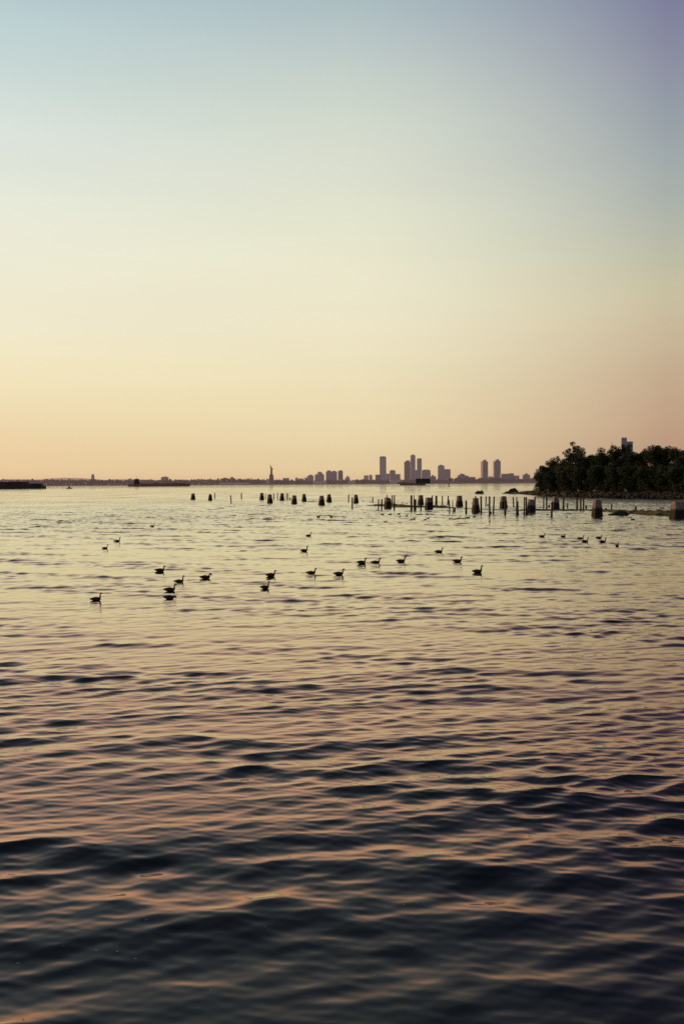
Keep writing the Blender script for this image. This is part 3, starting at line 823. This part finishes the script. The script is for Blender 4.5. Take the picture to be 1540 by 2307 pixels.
trees = [
 (1229, 1047, 15, 26, 'sunlit tree at the very left tip of the island grove', True, False),
 (1256, 1029, 18, 34, 'tall tree between the island tip tree and the spiky tallest tree', True, False),
 (1293, 993, 34, 38, 'tallest tree of the grove, with spiky tiered top', True, True),
 (1326, 1019, 23, 36, 'rounded tree just right of the spiky tallest tree', False, False),
 (1348, 1021, 18, 44, 'lower tree in the dip of the grove outline', False, False),
 (1369, 1007, 21, 40, 'bushy-topped tree left of the high-rise', False, False),
 (1399, 998, 20, 40, 'tree whose crown covers the left side of the high-rise', False, False),
 (1428, 1014, 18, 38, 'low-crowned tree just right of the high-rise', False, False),
 (1455, 1009, 22, 42, 'broad tree second right of the high-rise', False, False),
 (1484, 1000, 24, 40, 'tall tree with a pointed crest in the right part of the grove', False, False),
 (1513, 1005, 22, 42, 'tree between the crested tree and the frame edge', False, False),
 (1540, 1006, 24, 38, 'tree cut off by the right frame edge', False, False),
 (1577, 1003, 27, 40, 'tree just beyond the right frame edge', False, False),
 (1620, 1008, 30, 40, 'second tree beyond the right frame edge', False, False),
 (1224, 1062, 14, 16, 'low bushy tree overhanging the water at the island tip', True, False),
 (1252, 1058, 18, 15, 'low front tree below the second tallest left tree', False, False),
 (1282, 1048, 21, 16, 'low front tree beneath the spiky tallest tree', True, False),
 (1317, 1048, 22, 16, 'low front tree beneath the rounded tree', False, False),
 (1353, 1046, 22, 16, 'low front tree beneath the dip in the grove', False, False),
 (1390, 1045, 22, 16, 'low front tree under the high-rise, left side', False, False),
 (1427, 1047, 22, 16, 'low front tree under the high-rise, right side', False, False),
 (1464, 1046, 22, 16, 'low front tree beneath the broad tree', False, False),
 (1500, 1045, 22, 16, 'low front tree right of the crested tree', False, False),
 (1537, 1046, 23, 16, 'low front tree at the right frame edge', False, False),
 (1578, 1046, 25, 16, 'low front tree just beyond the right frame edge', False, False),
]
for i, (px, yt, hw, back, lab, warm, spk) in enumerate(trees):
    tree(px, yt, hw, back, lab, 100 + i, warm, spk, low=.04 if back < 20 else .1)

def undergrowth():
    rnd = random.Random(9); cl = []
    px = 1206.0
    while px < 1680:
        y, h = lerp_shore(px); p = at(px, y); out = Vector((p.x, p.y, 0)).normalized()
        for _ in range(4):
            q = p + out * rnd.uniform(8, 30)
            cl.append((Vector((q.x, q.y, h + rnd.uniform(.2, 4.2))), rnd.uniform(1.2, 2.3)))
        px += rnd.uniform(3.5, 6)
    vs, fs = leaf_cloud(rnd, cl, 22, .32)
    me = bpy.data.meshes.new('undergrowth'); me.from_pydata(vs, [], fs)
    o = link('undergrowth', me, M['leaf']); o['kind'] = 'stuff'; o['label'] = 'dark scrub at the foot of the island trees'
undergrowth()

# ------------------------------------------------------------------ rocks and mud bank in the shallows
def rock(name, px, py, wpx, hpx, label, mat, peaks, seed):
    p = at(px, py); s = p.length / FPX
    bm = bmesh.new()
    for (ox, w, h) in peaks:
        b = rock_bm(w * wpx * s / 2, wpx * s * .3, h * hpx * s, seed + ox, 3, .38)
        for v in b.verts:
            v.co.x += ox * wpx * s / 2
            v.co.y += .5
        tmp = bpy.data.meshes.new('t'); b.to_mesh(tmp); b.free(); bm.from_mesh(tmp); bpy.data.meshes.remove(tmp)
    me = remeshed(bm, max(.07, wpx * s / 45), name)
    o = link(name, me, mat, None, False)
    o.location = (p.x, p.y, 0)
    return tag(o, label, 'rock')
rock('boulder', 1079, 1112.4, 21, 7.6, 'dark two-humped boulder alone in the water left of the island', M['rock'], [(-.15, .75, .85), (.55, .42, 1.0), (-.45, .5, .45)], 3)
rock('rock_outcrop', 1150, 1112, 32, 12, 'dark jagged rock outcrop with overhanging top at the island tip', M['rock'], [(.15, .6, .75), (.3, .75, .98), (-.35, .55, .45)], 14)
o = rock('weedy_boulder', 1394, 1160.8, 44, 11, 'dark weed-covered boulder heap with a tufted top on the mossy bank', M['weed'], [(.1, .8, .8), (-.4, .65, .4), (.3, .5, .95)], 8)
p = at(1394, 1160.8); s = p.length / FPX
rnd = random.Random(4)
vs, fs = leaf_cloud(rnd, [(Vector((x * s, .5, z * s)), 2.6 * s) for x, z in ((0, 10), (5, 11), (10, 10.5), (14, 8.5), (8, 9))], 260, .09)
me = bpy.data.meshes.new('weed_tuft'); me.from_pydata(vs, [], fs); link('weed_tuft', me, M['algae'], o)

def bank(name, pts, width):
    """pts: (px, waterline py, height px)"""
    bm = bmesh.new(); prev = None
    dense = []
    for a, b in zip(pts, pts[1:]):
        n = max(2, int((b[0] - a[0]) / 3))
        for i in range(n): 
            t = i / n; dense.append(tuple(a[k] + (b[k] - a[k]) * t for k in range(3)))
    dense.append(pts[-1])
    for px, py, hp in dense:
        p = at(px, py); s = p.length / FPX; out = Vector((p.x, p.y, 0)).normalized()
        h = hp * s
        ring = []
        for t, z in ((0, -.5), (.08, .35), (.25, .8), (.45, 1.0), (.7, .75), (.95, -.1), (1.05, -.5)):
            q = p + out * (width * t + noise.noise((p.x * .5, t * 3, 2)) * .25)
            zz = z * h if z > 0 else z
            if z > 0: zz *= 1 + .3 * noise.noise((q.x * .7, q.y * .7, 1.7)) 
            ring.append(bm.verts.new((q.x, q.y, zz)))
        if prev:
            for i in range(len(ring) - 1): bm.faces.new((prev[i], ring[i], ring[i + 1], prev[i + 1]))
        prev = ring
    return structure(from_bm(name, bm, M['algae'], smooth=True))
bank('mud_bank', [(822, 1139.3, .4), (835, 1139.6, 2.0), (850, 1140.6, 4.6), (870, 1141.5, 6), (895, 1142.3, 7), (910, 1142.8, 6), (930, 1143.2, 4.5), (960, 1143.8, 4.5), (1000, 1144.2, 4.5), (1015, 1144.8, 2.5), (1024, 1145.2, 1.6), (1060, 1146.6, 1.4), (1100, 1148.6, 1.6), (1148, 1150, 1.4)], 3.5)
bank('mud_bank', [(1150, 1150.2, .5), (1165, 1150.4, 1.6), (1205, 1150.6, 3.6), (1230, 1150.6, 3), (1300, 1150.8, 3.2), (1340, 1151.6, 4.2), (1375, 1154, 6), (1420, 1158, 8), (1460, 1160.4, 10), (1510, 1162.6, 12), (1560, 1166, 13), (1640, 1173, 14)], 3.5)
bank('mud_bank', [(688, 1131, .3), (695, 1131, 1.3), (712, 1131.2, 1.4), (719, 1131.2, .3)], 2.0)

# ------------------------------------------------------------------ concrete pier stumps
def stump(px, w, ytop, ybot, label, seed, broken=0.0, rot=24, topk=.66, top_slab=True):
    rnd = random.Random(seed)
    p = at(px, ybot); s = p.length / FPX
    W = w * s; H = (ybot - ytop) * s
    a = R(rot); k = W / (math.cos(a) + math.sin(a))      # side of the square at the waterline
    n = 9
    bm = bmesh.new(); rows = []
    seg = 6
    for j in range(n + 1):
        t = j / n
        z = -1.0 + (H + 1.0) * t
        half = k / 2 * (1 + (topk - 1) * max(0, z / H)) * (1.0 if j else 1.03)
        ch = half * .16
        ring = []
        # chamfered square outline
        cor = [(-half + ch, -half), (half - ch, -half), (half, -half + ch), (half, half - ch), (half - ch, half), (-half + ch, half), (-half, half - ch), (-half, -half + ch)]
        for i in range(8):
            x0, y0 = cor[i]; x1, y1 = cor[(i + 1) % 8]
            m_ = 4 if i % 2 == 0 else 1
            for q in range(m_):
                u = q / m_; ring.append((x0 + (x1 - x0) * u, y0 + (y1 - y0) * u))
        vr = []
        for (x, y) in ring:
            d = noise.noise((x * 1.3 + seed * 3.1, y * 1.3, z * 1.3)) * .045 * k + noise.noise((x * 4 + seed, y * 4, z * 4)) * .018 * k
            l = math.hypot(x, y); zz = z
            if j == n:
                zz += .05 * H * noise.noise((x * 1.5 + seed, y * 1.5, 5)) - broken * H * max(0, (x / half) * .6 + .2 * noise.noise((x * 2, y * 2, seed)))
            vr.append(bm.verts.new((x * (1 + d / l), y * (1 + d / l), zz)))
        rows.append(vr)
    m_ = len(rows[0])
    for r0, r1 in zip(rows, rows[1:]):
        for i in range(m_): bm.faces.new((r0[i], r0[(i + 1) % m_], r1[(i + 1) % m_], r1[i]))
    zc = sum(v.co.z for v in rows[-1]) / m_
    cv = bm.verts.new((0, 0, zc + .02 * H))
    for i in range(m_): bm.faces.new((rows[-1][i], rows[-1][(i + 1) % m_], cv))
    o = from_bm('concrete_pier_stump', bm, M['concrete'])
    o.location = (p.x, p.y, 0)
    o.location += Vector((p.x, p.y, 0)).normalized() * (k * .5)
    o.rotation_euler = (R(rnd.uniform(-1.5, 1.5)), R(rnd.uniform(-1.5, 1.5)), a + R(rnd.uniform(-4, 4)) - math.atan2(p.x, p.y))
    return tag(o, label, 'pier stump', 'concrete stumps of the ruined pier')
ST = [
 (435, 12, 1112, 1125.3, 'first concrete stump at the far left end of the ruined pier', 0),
 (473.5, 11, 1113, 1127.5, 'small lopsided broken stump, second from the left', .35),
 (589.7, 12, 1110.5, 1126.3, 'squat stump just behind the taller fourth stump from the left', 0),
 (608, 15, 1114, 1133.3, 'tall stump with pale top, fourth from the left', 0),
 (635, 12.5, 1111.3, 1127.6, 'fifth stump from the left, between two pairs of thin piles', 0),
 (662.5, 15.5, 1116.3, 1135.2, 'sixth stump from the left, with a little bird-sized block beside it', 0),
 (685, 12.5, 1113, 1129.7, 'seventh stump, at the left end of the thin brown mud strip', 0),
 (724, 17, 1117.2, 1138.4, 'eighth stump, at the right end of the thin brown mud strip', 0),
 (741, 14, 1113.8, 1131.2, 'ninth stump, tucked behind the eighth one', 0),
 (801.5, 13.5, 1114.5, 1133.3, 'tenth stump, standing behind a short reddish pile', .06),
 (873, 19, 1121, 1144.8, 'dark ragged stump on the left end of the mossy bank', .18),
 (947, 16, 1116, 1137, 'stump behind the mossy bank with a pinkish flat top', 0),
 (965.3, 20, 1121.5, 1147.5, 'wide dark stump in front of the pink-topped one', 0),
 (1034, 18.5, 1117.5, 1141.3, 'clean tapered stump standing clear, left of the pile thicket', 0),
 (1071, 21, 1123, 1155, 'big stump crowded by timber piles in the pile thicket', 0),
 (1133.5, 20.5, 1118.6, 1144.8, 'stump with one dark pile planted before its right half', 0),
 (1196, 21, 1126, 1156, 'blocky stump hemmed in by piles on both sides', .04),
 (1250.5, 20, 1119.5, 1147.2, 'tapered stump with sunlit left face behind a leaning dark pile', 0),
 (1344, 27.5, 1128.2, 1164.3, 'large stump with orange-lit left face, alone left of the weedy boulder', 0),
 (1525, 37, 1132.3, 1168.3, 'largest stump, at the right frame edge, sunlit on its left', 0),
 (1549, 26, 1127, 1158, 'stump cut off by the right frame edge behind the largest one', 0),
]
for i, (px, w, yt, yb, lab, br) in enumerate(ST):
    stump(px, w, yt, yb, lab, i + 1, br, rot=26, topk=.6 if i < 10 else (.64 if i not in (10, 12, 16, 19) else .78))

# ------------------------------------------------------------------ timber piles
def pile(px, yt, yb, w, label, seed, lean=None):
    rnd = random.Random(seed * 7 + 1)
    p = at(px, yb); s = p.length / FPX
    r = max(w * s / 2, .1); H = (yb - yt) * s
    bm = bmesh.new(); seg = 9; rows = []
    n = 7
    for j in range(n + 1):
        t = j / n; z = -.9 + (H + .9) * t
        rr = r * (1.06 - .16 * t)
        row = []
        for i in range(seg):
            q = 2 * math.pi * i / seg
            d = 1 + .16 * noise.noise((math.cos(q) * 1.5 + seed, math.sin(q) * 1.5, z * .9)) 
            zz = z + (rnd.uniform(-.9, .35) * r if j == n else 0)
            row.append(bm.verts.new((rr * d * math.cos(q), rr * d * math.sin(q), zz)))
        rows.append(row)
    for a, b in zip(rows, rows[1:]):
        for i in range(seg): bm.faces.new((a[i], a[(i + 1) % seg], b[(i + 1) % seg], b[i]))
    cv = bm.verts.new((0, 0, H - r * .3))
    for i in range(seg): bm.faces.new((rows[-1][i], rows[-1][(i + 1) % seg], cv))
    o = from_bm('timber_pile', bm, M['wood'])
    o.location = (p.x, p.y, 0)
    o.rotation_euler = (R(rnd.uniform(-2, 2)), R(lean if lean is not None else rnd.uniform(-1.6, 1.6)), rnd.uniform(0, 6))
    if lean is not None: o.rotation_euler.z = 0; o.rotation_euler.x = 0
    return tag(o, label, 'pile', 'timber piles of the ruined pier')
PL = [
 (484, 1110.5, 1122.5, 2.2, 'thin pile just right of the lopsided broken stump'),
 (521, 1116, 1133.5, 2.6, 'lone reddish pile leaning left in open water', -5),
 (544, 1110.5, 1123, 2.6, 'lone thin pile midway between second and third stumps'),
 (598, 1112.5, 1124.5, 1.6, 'hair-thin pile between the third and fourth stumps'),
 (616.7, 1111.5, 1125, 2.3, 'thin pile touching the right side of the fourth stump'),
 (625.2, 1110, 1125.5, 2, 'thin pile just left of the fifth stump'),
 (645, 1111.5, 1125.5, 2.1, 'left pile of the close pair right of the fifth stump'),
 (648.3, 1111.5, 1125.5, 2.1, 'right pile of the close pair right of the fifth stump'),
 (653, 1121, 1125.8, 3.2, 'stubby block-like pile end beside the sixth stump'),
 (784.7, 1114, 1130.5, 2.8, 'thin dark pile left of the tenth stump'),
 (793.2, 1121, 1145, 3.5, 'short reddish pile in front of the tenth stump'),
 (839.3, 1120, 1131.5, 2.6, 'small pile far behind the left tip of the mossy bank'),
 (852, 1124.5, 1147.6, 3, 'thin pile, first in front of the mossy bank'),
 (859.3, 1124, 1147.6, 3.8, 'thicker pile, second in front of the mossy bank'),
 (869.5, 1115, 1133, 2.4, 'pointed spike of timber leaning on the dark ragged stump', 8),
 (883, 1115.5, 1133, 3, 'left pile of the pair right of the ragged stump'),
 (887.5, 1115.5, 1147.6, 3.2, 'right, longer pile of the pair beside the ragged stump'),
 (879, 1138, 1147.6, 3, 'short stub of pile at the foot of the ragged stump'),
 (926.3, 1116, 1150, 5, 'thick pale-topped pile left of the pink-topped stump'),
 (931.4, 1116, 1140, 2.2, 'slim pile squeezed behind the thick pale-topped pile'),
 (934, 1125, 1150.4, 6.5, 'stout short pile beside the thick pale-topped pile'),
 (947.7, 1125, 1150.4, 3.2, 'thin pile standing before the pink-topped stump'),
 (973.6, 1116.5, 1141, 3, 'thin pile at the right edge of the wide dark stump'),
 (982, 1116.5, 1136.5, 5.2, 'thick lone pile right of the wide dark stump'),
 (996, 1117, 1136.6, 2.8, 'middle one of three spaced piles behind the bank'),
 (1008, 1117, 1136.6, 3.2, 'slightly tilted pile behind the end of the bank', 4),
 (1012.2, 1127, 1154, 3.1, 'pile at the right end of the bank, nearer the water'),
 (1019.7, 1126.5, 1153.8, 2.2, 'slim pile paired with a stub at the end of the bank'),
 (1023.3, 1143, 1153.8, 4.6, 'short stub beside the slim pile at the end of the bank'),
 (1049.3, 1127.6, 1155.8, 4.3, 'lone stout pile between the clean stump and big crowded stump'),
 (1071.3, 1117.8, 1155.5, 3.6, 'tall pile rising above the middle of the big crowded stump'),
 (1077, 1148, 1156.2, 2.4, 'short peg at the foot of the big crowded stump'),
 (1083.3, 1118, 1156.3, 4.3, 'tall dark pile at the right edge of the big crowded stump'),
 (1093.3, 1118, 1139.6, 3, 'thin tilted pile right of the big crowded stump', 3),
 (1098, 1135, 1139.8, 3, 'low broken stub between the thin tilted pile and a tall one'),
 (1102, 1118.5, 1160.5, 4.2, 'left of two tall near piles between the crowded stump and the next'),
 (1105.5, 1152, 1158.2, 2.6, 'low stub between the two tall near piles'),
 (1110.3, 1118.5, 1158, 3.6, 'right of two tall near piles, tilted slightly', 3),
 (1137.2, 1130, 1159.7, 4.6, 'dark pile planted before the right half of a stump'),
 (1156, 1119.5, 1142.4, 3.2, 'thin pile behind and left of the two-piece pile'),
 (1162.4, 1120, 1161, 3.0, 'taller half of the two-piece pile left of the blocky stump'),
 (1166, 1130, 1161.2, 4.2, 'shorter half of the two-piece pile left of the blocky stump'),
 (1180, 1120, 1160.8, 3.4, 'outer tall pile at the left side of the blocky stump'),
 (1184.8, 1120, 1159, 4.2, 'inner tall pile at the left side of the blocky stump'),
 (1188, 1146, 1160.4, 2.8, 'short stub at the left foot of the blocky stump'),
 (1194.3, 1152, 1161, 2.8, 'short peg under the middle of the blocky stump'),
 (1204, 1120, 1150, 3.6, 'pile at the right edge of the blocky stump'),
 (1223.6, 1120, 1144.6, 3, 'left of a spaced pair of piles behind the mossy bank'),
 (1230.3, 1120, 1144.6, 3.6, 'right of a spaced pair of piles behind the mossy bank'),
 (1235.6, 1137, 1143.5, 3.8, 'short stub right of the spaced pair of piles'),
 (1241.3, 1131, 1164.5, 4.6, 'leaning dark pile nearest the camera, before a sunlit stump', 2),
 (1267.8, 1121, 1146, 4.2, 'lone pile right of the sunlit tapered stump'),
 (1277.4, 1134, 1145.3, 3, 'short pile right of the lone pile'),
 (1298.7, 1121, 1147.6, 4, 'first of three tall piles left of the large orange-lit stump'),
 (1307.2, 1121, 1149, 3.6, 'middle of three tall piles left of the large orange-lit stump'),
 (1313, 1121, 1148.3, 3.6, 'third of three tall piles left of the large orange-lit stump'),
 (1319, 1138.3, 1145.6, 4.4, 'short thick stub right of the three tall piles'),
 (1376.5, 1135, 1148, 3.4, 'short pile between the large stump and the weedy boulder'),
 (1431, 1141, 1149.3, 4.2, 'short thick stub behind the mossy bank, right of the weedy boulder'),
]
for i, t in enumerate(PL):
    pile(t[0], t[1], t[2], t[3], t[4], i + 1, t[5] if len(t) > 5 else None)

# ------------------------------------------------------------------ geese
def goose_mesh(name, neck, tail_up=0.0):
    bm = bmesh.new()
    body = [(-.350, .082 + tail_up * .5, .014, .008), (-.31, .076 + tail_up * .3, .046, .022), (-.25, .062, .078, .046), (-.17, .050, .102, .066), (-.06, .045, .118, .082), (.04, .045, .120, .086), (.11, .046, .108, .084), (.17, .050, .082, .072), (.215, .056, .045, .045), (.23, .058, .012, .012)]
    path_loft(bm, [(x, 0, z * 1.14 + .006, ry * 1.06, rz * 1.14) for x, z, ry, rz in body], 16)
    path_loft(bm, [(x, 0, z * 1.04, r * 1.2, r * 1.3) for x, z, r in neck], 12)
    # folded wing tips crossing over the rump
    for s in (-1, 1):
        path_loft(bm, [(.10, s * .098, .105, .016, .06), (-.05, s * .104, .112, .02, .065), (-.18, s * .065, .112, .016, .04), (-.28, s * .02, .114, .010, .014)], 8)
    me = remeshed(bm, .0095, name)
    for mt in (M['goose_body'], M['goose_dark'], M['goose_white']): me.materials.append(mt)
    hx = neck[-4][0]; hz_ = neck[-4][1]
    nk = [(Vector((x, 0, z)), r) for x, z, r in neck[2:]]
    for p in me.polygons:
        c = p.center.copy(); c.z /= 1.04
        d = min((c - q).length - r * 1.6 for q, r in nk)
        mi = 0
        if d < 0.0 : mi = 1
        if mi == 1 and (c - Vector((hx - .008, 0, hz_ - .018))).length < .034 and abs(c.y) > .012: mi = 2
        if c.x < -.2 and c.z < .09 and mi == 0: mi = 2
        if c.x < -.27: mi = 1
        p.material_index = mi
        p.use_smooth = True
    return me
NECK = {
 'up':   [(.14, .045, .060), (.185, .10, .047), (.205, .165, .034), (.205, .235, .028), (.212, .30, .027), (.230, .345, .034), (.262, .352, .034), (.295, .342, .023), (.320, .334, .013), (.345, .326, .007)],
 'mid':  [(.14, .045, .060), (.19, .09, .047), (.215, .145, .035), (.212, .20, .029), (.222, .25, .028), (.246, .288, .034), (.278, .292, .034), (.310, .280, .023), (.335, .270, .013), (.358, .261, .007)],
 'bent': [(.14, .045, .060), (.185, .10, .047), (.20, .155, .035), (.215, .205, .029), (.245, .232, .029), (.280, .225, .034), (.305, .200, .034), (.322, .170, .023), (.333, .148, .013), (.342, .125, .007)],
 'low':  [(.14, .045, .060), (.19, .07, .050), (.225, .10, .040), (.245, .115, .034), (.262, .112, .032), (.280, .092, .036), (.300, .068, .034), (.322, .045, .023), (.338, .025, .013), (.352, .008, .007)],
 'tuck': [(.12, .05, .060), (.15, .10, .046), (.14, .145, .034), (.125, .175, .030), (.14, .198, .031), (.165, .205, .035), (.19, .202, .034), (.222, .192, .023), (.247, .184, .013), (.268, .178, .007)],
}
GM = {k: goose_mesh('goose_' + k, v, {'up': .01, 'mid': .02, 'bent': .03, 'low': .03, 'tuck': .0}[k]) for k, v in NECK.items()}
def goose(px, py, pose, wpx, heading, label, name='goose', group='geese swimming on the harbour', z=None, scale=None):
    p = at(px, py)
    s = p.length / FPX
    o = bpy.data.objects.new(name, GM[pose]); COL.objects.link(o)
    k = wpx * s / .66
    k = min(max(k * 1.07, .95 if name == 'goose' else .72), 1.3)
    zz = wave_h(p.x, p.y) * .8 + (.02 if p.y < 110 else .04) if z is None else z
    o.location = (p.x, p.y, zz); o.scale = (k, k, k); o.rotation_euler = (0, 0, R(heading))
    return tag(o, label, 'goose' if name == 'goose' else 'bird', group)
GS = [
 (217, 1353, 'up', 26, 12, 'goose nearest the camera on its own at lower left, neck upright'),
 (382, 1349, 'low', 28, 4, 'goose with its head lowered to the water, frontmost of the left group'),
 (383, 1332, 'mid', 28, 6, 'goose directly above the one with lowered head'),
 (404, 1313, 'up', 24, 10, 'slim-necked goose third up in the left group'),
 (361, 1288, 'mid', 24, -6, 'goose at the top left corner of the left group'),
 (463, 1303, 'bent', 29, 4, 'goose with curled-down neck right of the left group'),
 (597, 1326, 'up', 24, 28, 'goose seen half from behind with a very straight neck, below its neighbour'),
 (610, 1299, 'mid', 24, 8, 'plump goose just above the straight-necked one'),
 (701, 1294, 'mid', 24, 6, 'goose left of a pair in the middle, head curving forward'),
 (763, 1296, 'mid', 25, 2, 'goose right of a pair in the middle, bill held level'),
 (685, 1243, 'up', 20, 14, 'goose alone above the middle pair, neck straight'),
 (695, 1209, 'up', 14, 14, 'small goose above the lone middle goose'),
 (814, 1271, 'mid', 26, 2, 'left goose of the two that swim one behind the other'),
 (846, 1270, 'mid', 24, 2, 'right goose of the two that swim one behind the other'),
 (903, 1267, 'mid', 27, 4, 'bulky goose in the centre, right of the two in line'),
 (988, 1245, 'mid', 21, 2, 'goose higher up between the bulky one and the right-hand pair'),
 (1030, 1267, 'mid', 27, 4, 'upper goose of the staggered pair right of centre'),
 (1075, 1290, 'up', 29, 4, 'lower goose of the staggered pair, long upright neck'),
 (237, 1237, 'up', 14, 10, 'small goose, lower of the two at upper left'),
 (264, 1221.5, 'up', 16, 10, 'small goose, upper of the two at upper left'),
 (343, 1186.5, 'up', 13, 8, 'tiny goose alone far out on the left side'),
 (1220, 1210.5, 'mid', 17, 2, 'goose at the left end of the right-hand flock'),
 (1268, 1212, 'tuck', 17, 30, 'plump goose second from the left in the right-hand flock'),
 (1307, 1215, 'mid', 19, 2, 'rear goose of the overlapping pair in the right-hand flock'),
 (1317, 1221, 'up', 19, 2, 'front goose of the overlapping pair in the right-hand flock'),
 (1348, 1214.5, 'mid', 17, 2, 'upper goose of the right-hand flock, before the last two'),
 (1357, 1222, 'up', 18, 2, 'lower goose under the upper one in the right-hand flock'),
 (1389, 1232, 'up', 14, 48, 'last goose at the right end of the right-hand flock'),
 (607, 1170.5, 'up', 9, 6, 'tiny goose alone below the fourth stump'),
 (717, 1165.6, 'mid', 10, 6, 'left one of two tiny geese below the eighth stump'),
 (746, 1165.4, 'mid', 8, 14, 'right one of two tiny geese below the eighth stump'),
 (861, 1160.4, 'mid', 9, 4, 'first tiny goose below the ragged stump'),
 (878, 1160.2, 'tuck', 9, 4, 'second tiny goose below the ragged stump'),
 (898, 1159, 'mid', 9, 4, 'third tiny goose right of the ragged stump'),
 (900, 1165.2, 'up', 6, 40, 'tiny goose turned away below the third one'),
 (916, 1163.2, 'up', 7, 30, 'tiny goose under the thick pale-topped pile'),
 (926, 1172, 'tuck', 9, 4, 'tiny goose at the back of a close pair under the stout pile'),
 (932, 1170.6, 'up', 9, 8, 'tiny goose at the front of a close pair under the stout pile'),
 (868, 1176.4, 'up', 9, 4, 'tiny goose lowest in the group below the ragged stump'),
 (957.5, 1172, 'tuck', 8, 6, 'left tiny goose of the pair below the wide dark stump'),
 (963.5, 1168.6, 'mid', 8, 6, 'right tiny goose of the pair below the wide dark stump'),
 (1013.6, 1168.4, 'mid', 8, 4, 'first goose at the left of a row below the pile thicket'),
 (1032, 1168.3, 'mid', 9, 4, 'second goose in the row below the pile thicket'),
 (1044.5, 1168, 'mid', 9, 4, 'third goose in the row below the pile thicket'),
 (1054.3, 1167.3, 'mid', 9, 8, 'fourth goose in the row below the pile thicket'),
 (1067.6, 1165.4, 'up', 8, 14, 'last goose at the right of the row below the pile thicket'),
 (1102, 1176.6, 'up', 7, 60, 'tiny goose turned away under the two tall near piles'),
 (1232.5, 1159.6, 'low', 7, 180, 'tiny feeding bird beside the leaning near pile'),
 (1275.5, 1167, 'up', 7, 60, 'goose seen from behind, between leaning pile and large stump'),
 (1353, 1170.4, 'low', 6, 180, 'tiny feeding bird at the foot of the large orange-lit stump'),
 (1424, 1171.6, 'up', 11, 176, 'goose facing left below the weedy boulder'),
 (1007.5, 1151.4, 'tuck', 6, 180, 'tiny bird beside the pile at the end of the bank'),
]
for t in GS: goose(*t)
def standing(px, py, wpx, pose, heading, label, z):
    p = at(px, py)
    goose(px, py, pose, wpx, heading, label, 'resting_bird', 'birds resting on the mud banks and shoals', z)
standing(817, 1130, 5, 'tuck', 0, 'resting bird in the water left of the mossy bank tip', .0)
standing(835, 1131, 5, 'tuck', 10, 'resting bird beside the small pile behind the bank', .0)
standing(906, 1134.6, 5, 'tuck', 180, 'left resting bird on the top of the mossy bank', .15)
standing(915.5, 1136.4, 5, 'tuck', 0, 'right resting bird on the top of the mossy bank', .15)
standing(977, 1140.5, 5, 'tuck', 0, 'first resting bird on the bank right of the wide dark stump', .2)
standing(984.5, 1140.5, 5, 'tuck', 180, 'second resting bird on the bank right of the wide dark stump', .2)
standing(991.5, 1142, 6, 'mid', 0, 'third resting bird on the bank right of the wide dark stump', .2)
standing(1216, 1147, 6, 'tuck', 0, 'resting bird on the bank left of the spaced pile pair', .35)
standing(1364, 1147.6, 6, 'tuck', 0, 'resting bird between the large stump and the short pile', .1)
standing(1490, 1153.5, 9, 'up', 160, 'bird standing on the mossy bank near the largest stump', .75)
standing(706, 1128, 4, 'tuck', 0, 'resting bird above the thin brown mud strip', .0)

# ------------------------------------------------------------------ render settings
scene.render.engine = 'CYCLES'
scene.cycles.use_denoising = False
scene.cycles.max_bounces = 6
scene.cycles.filter_width = 1.6
scene.view_settings.view_transform = 'Standard'
scene.view_settings.look = 'None'
scene.view_settings.exposure = 0
scene.view_settings.gamma = 1
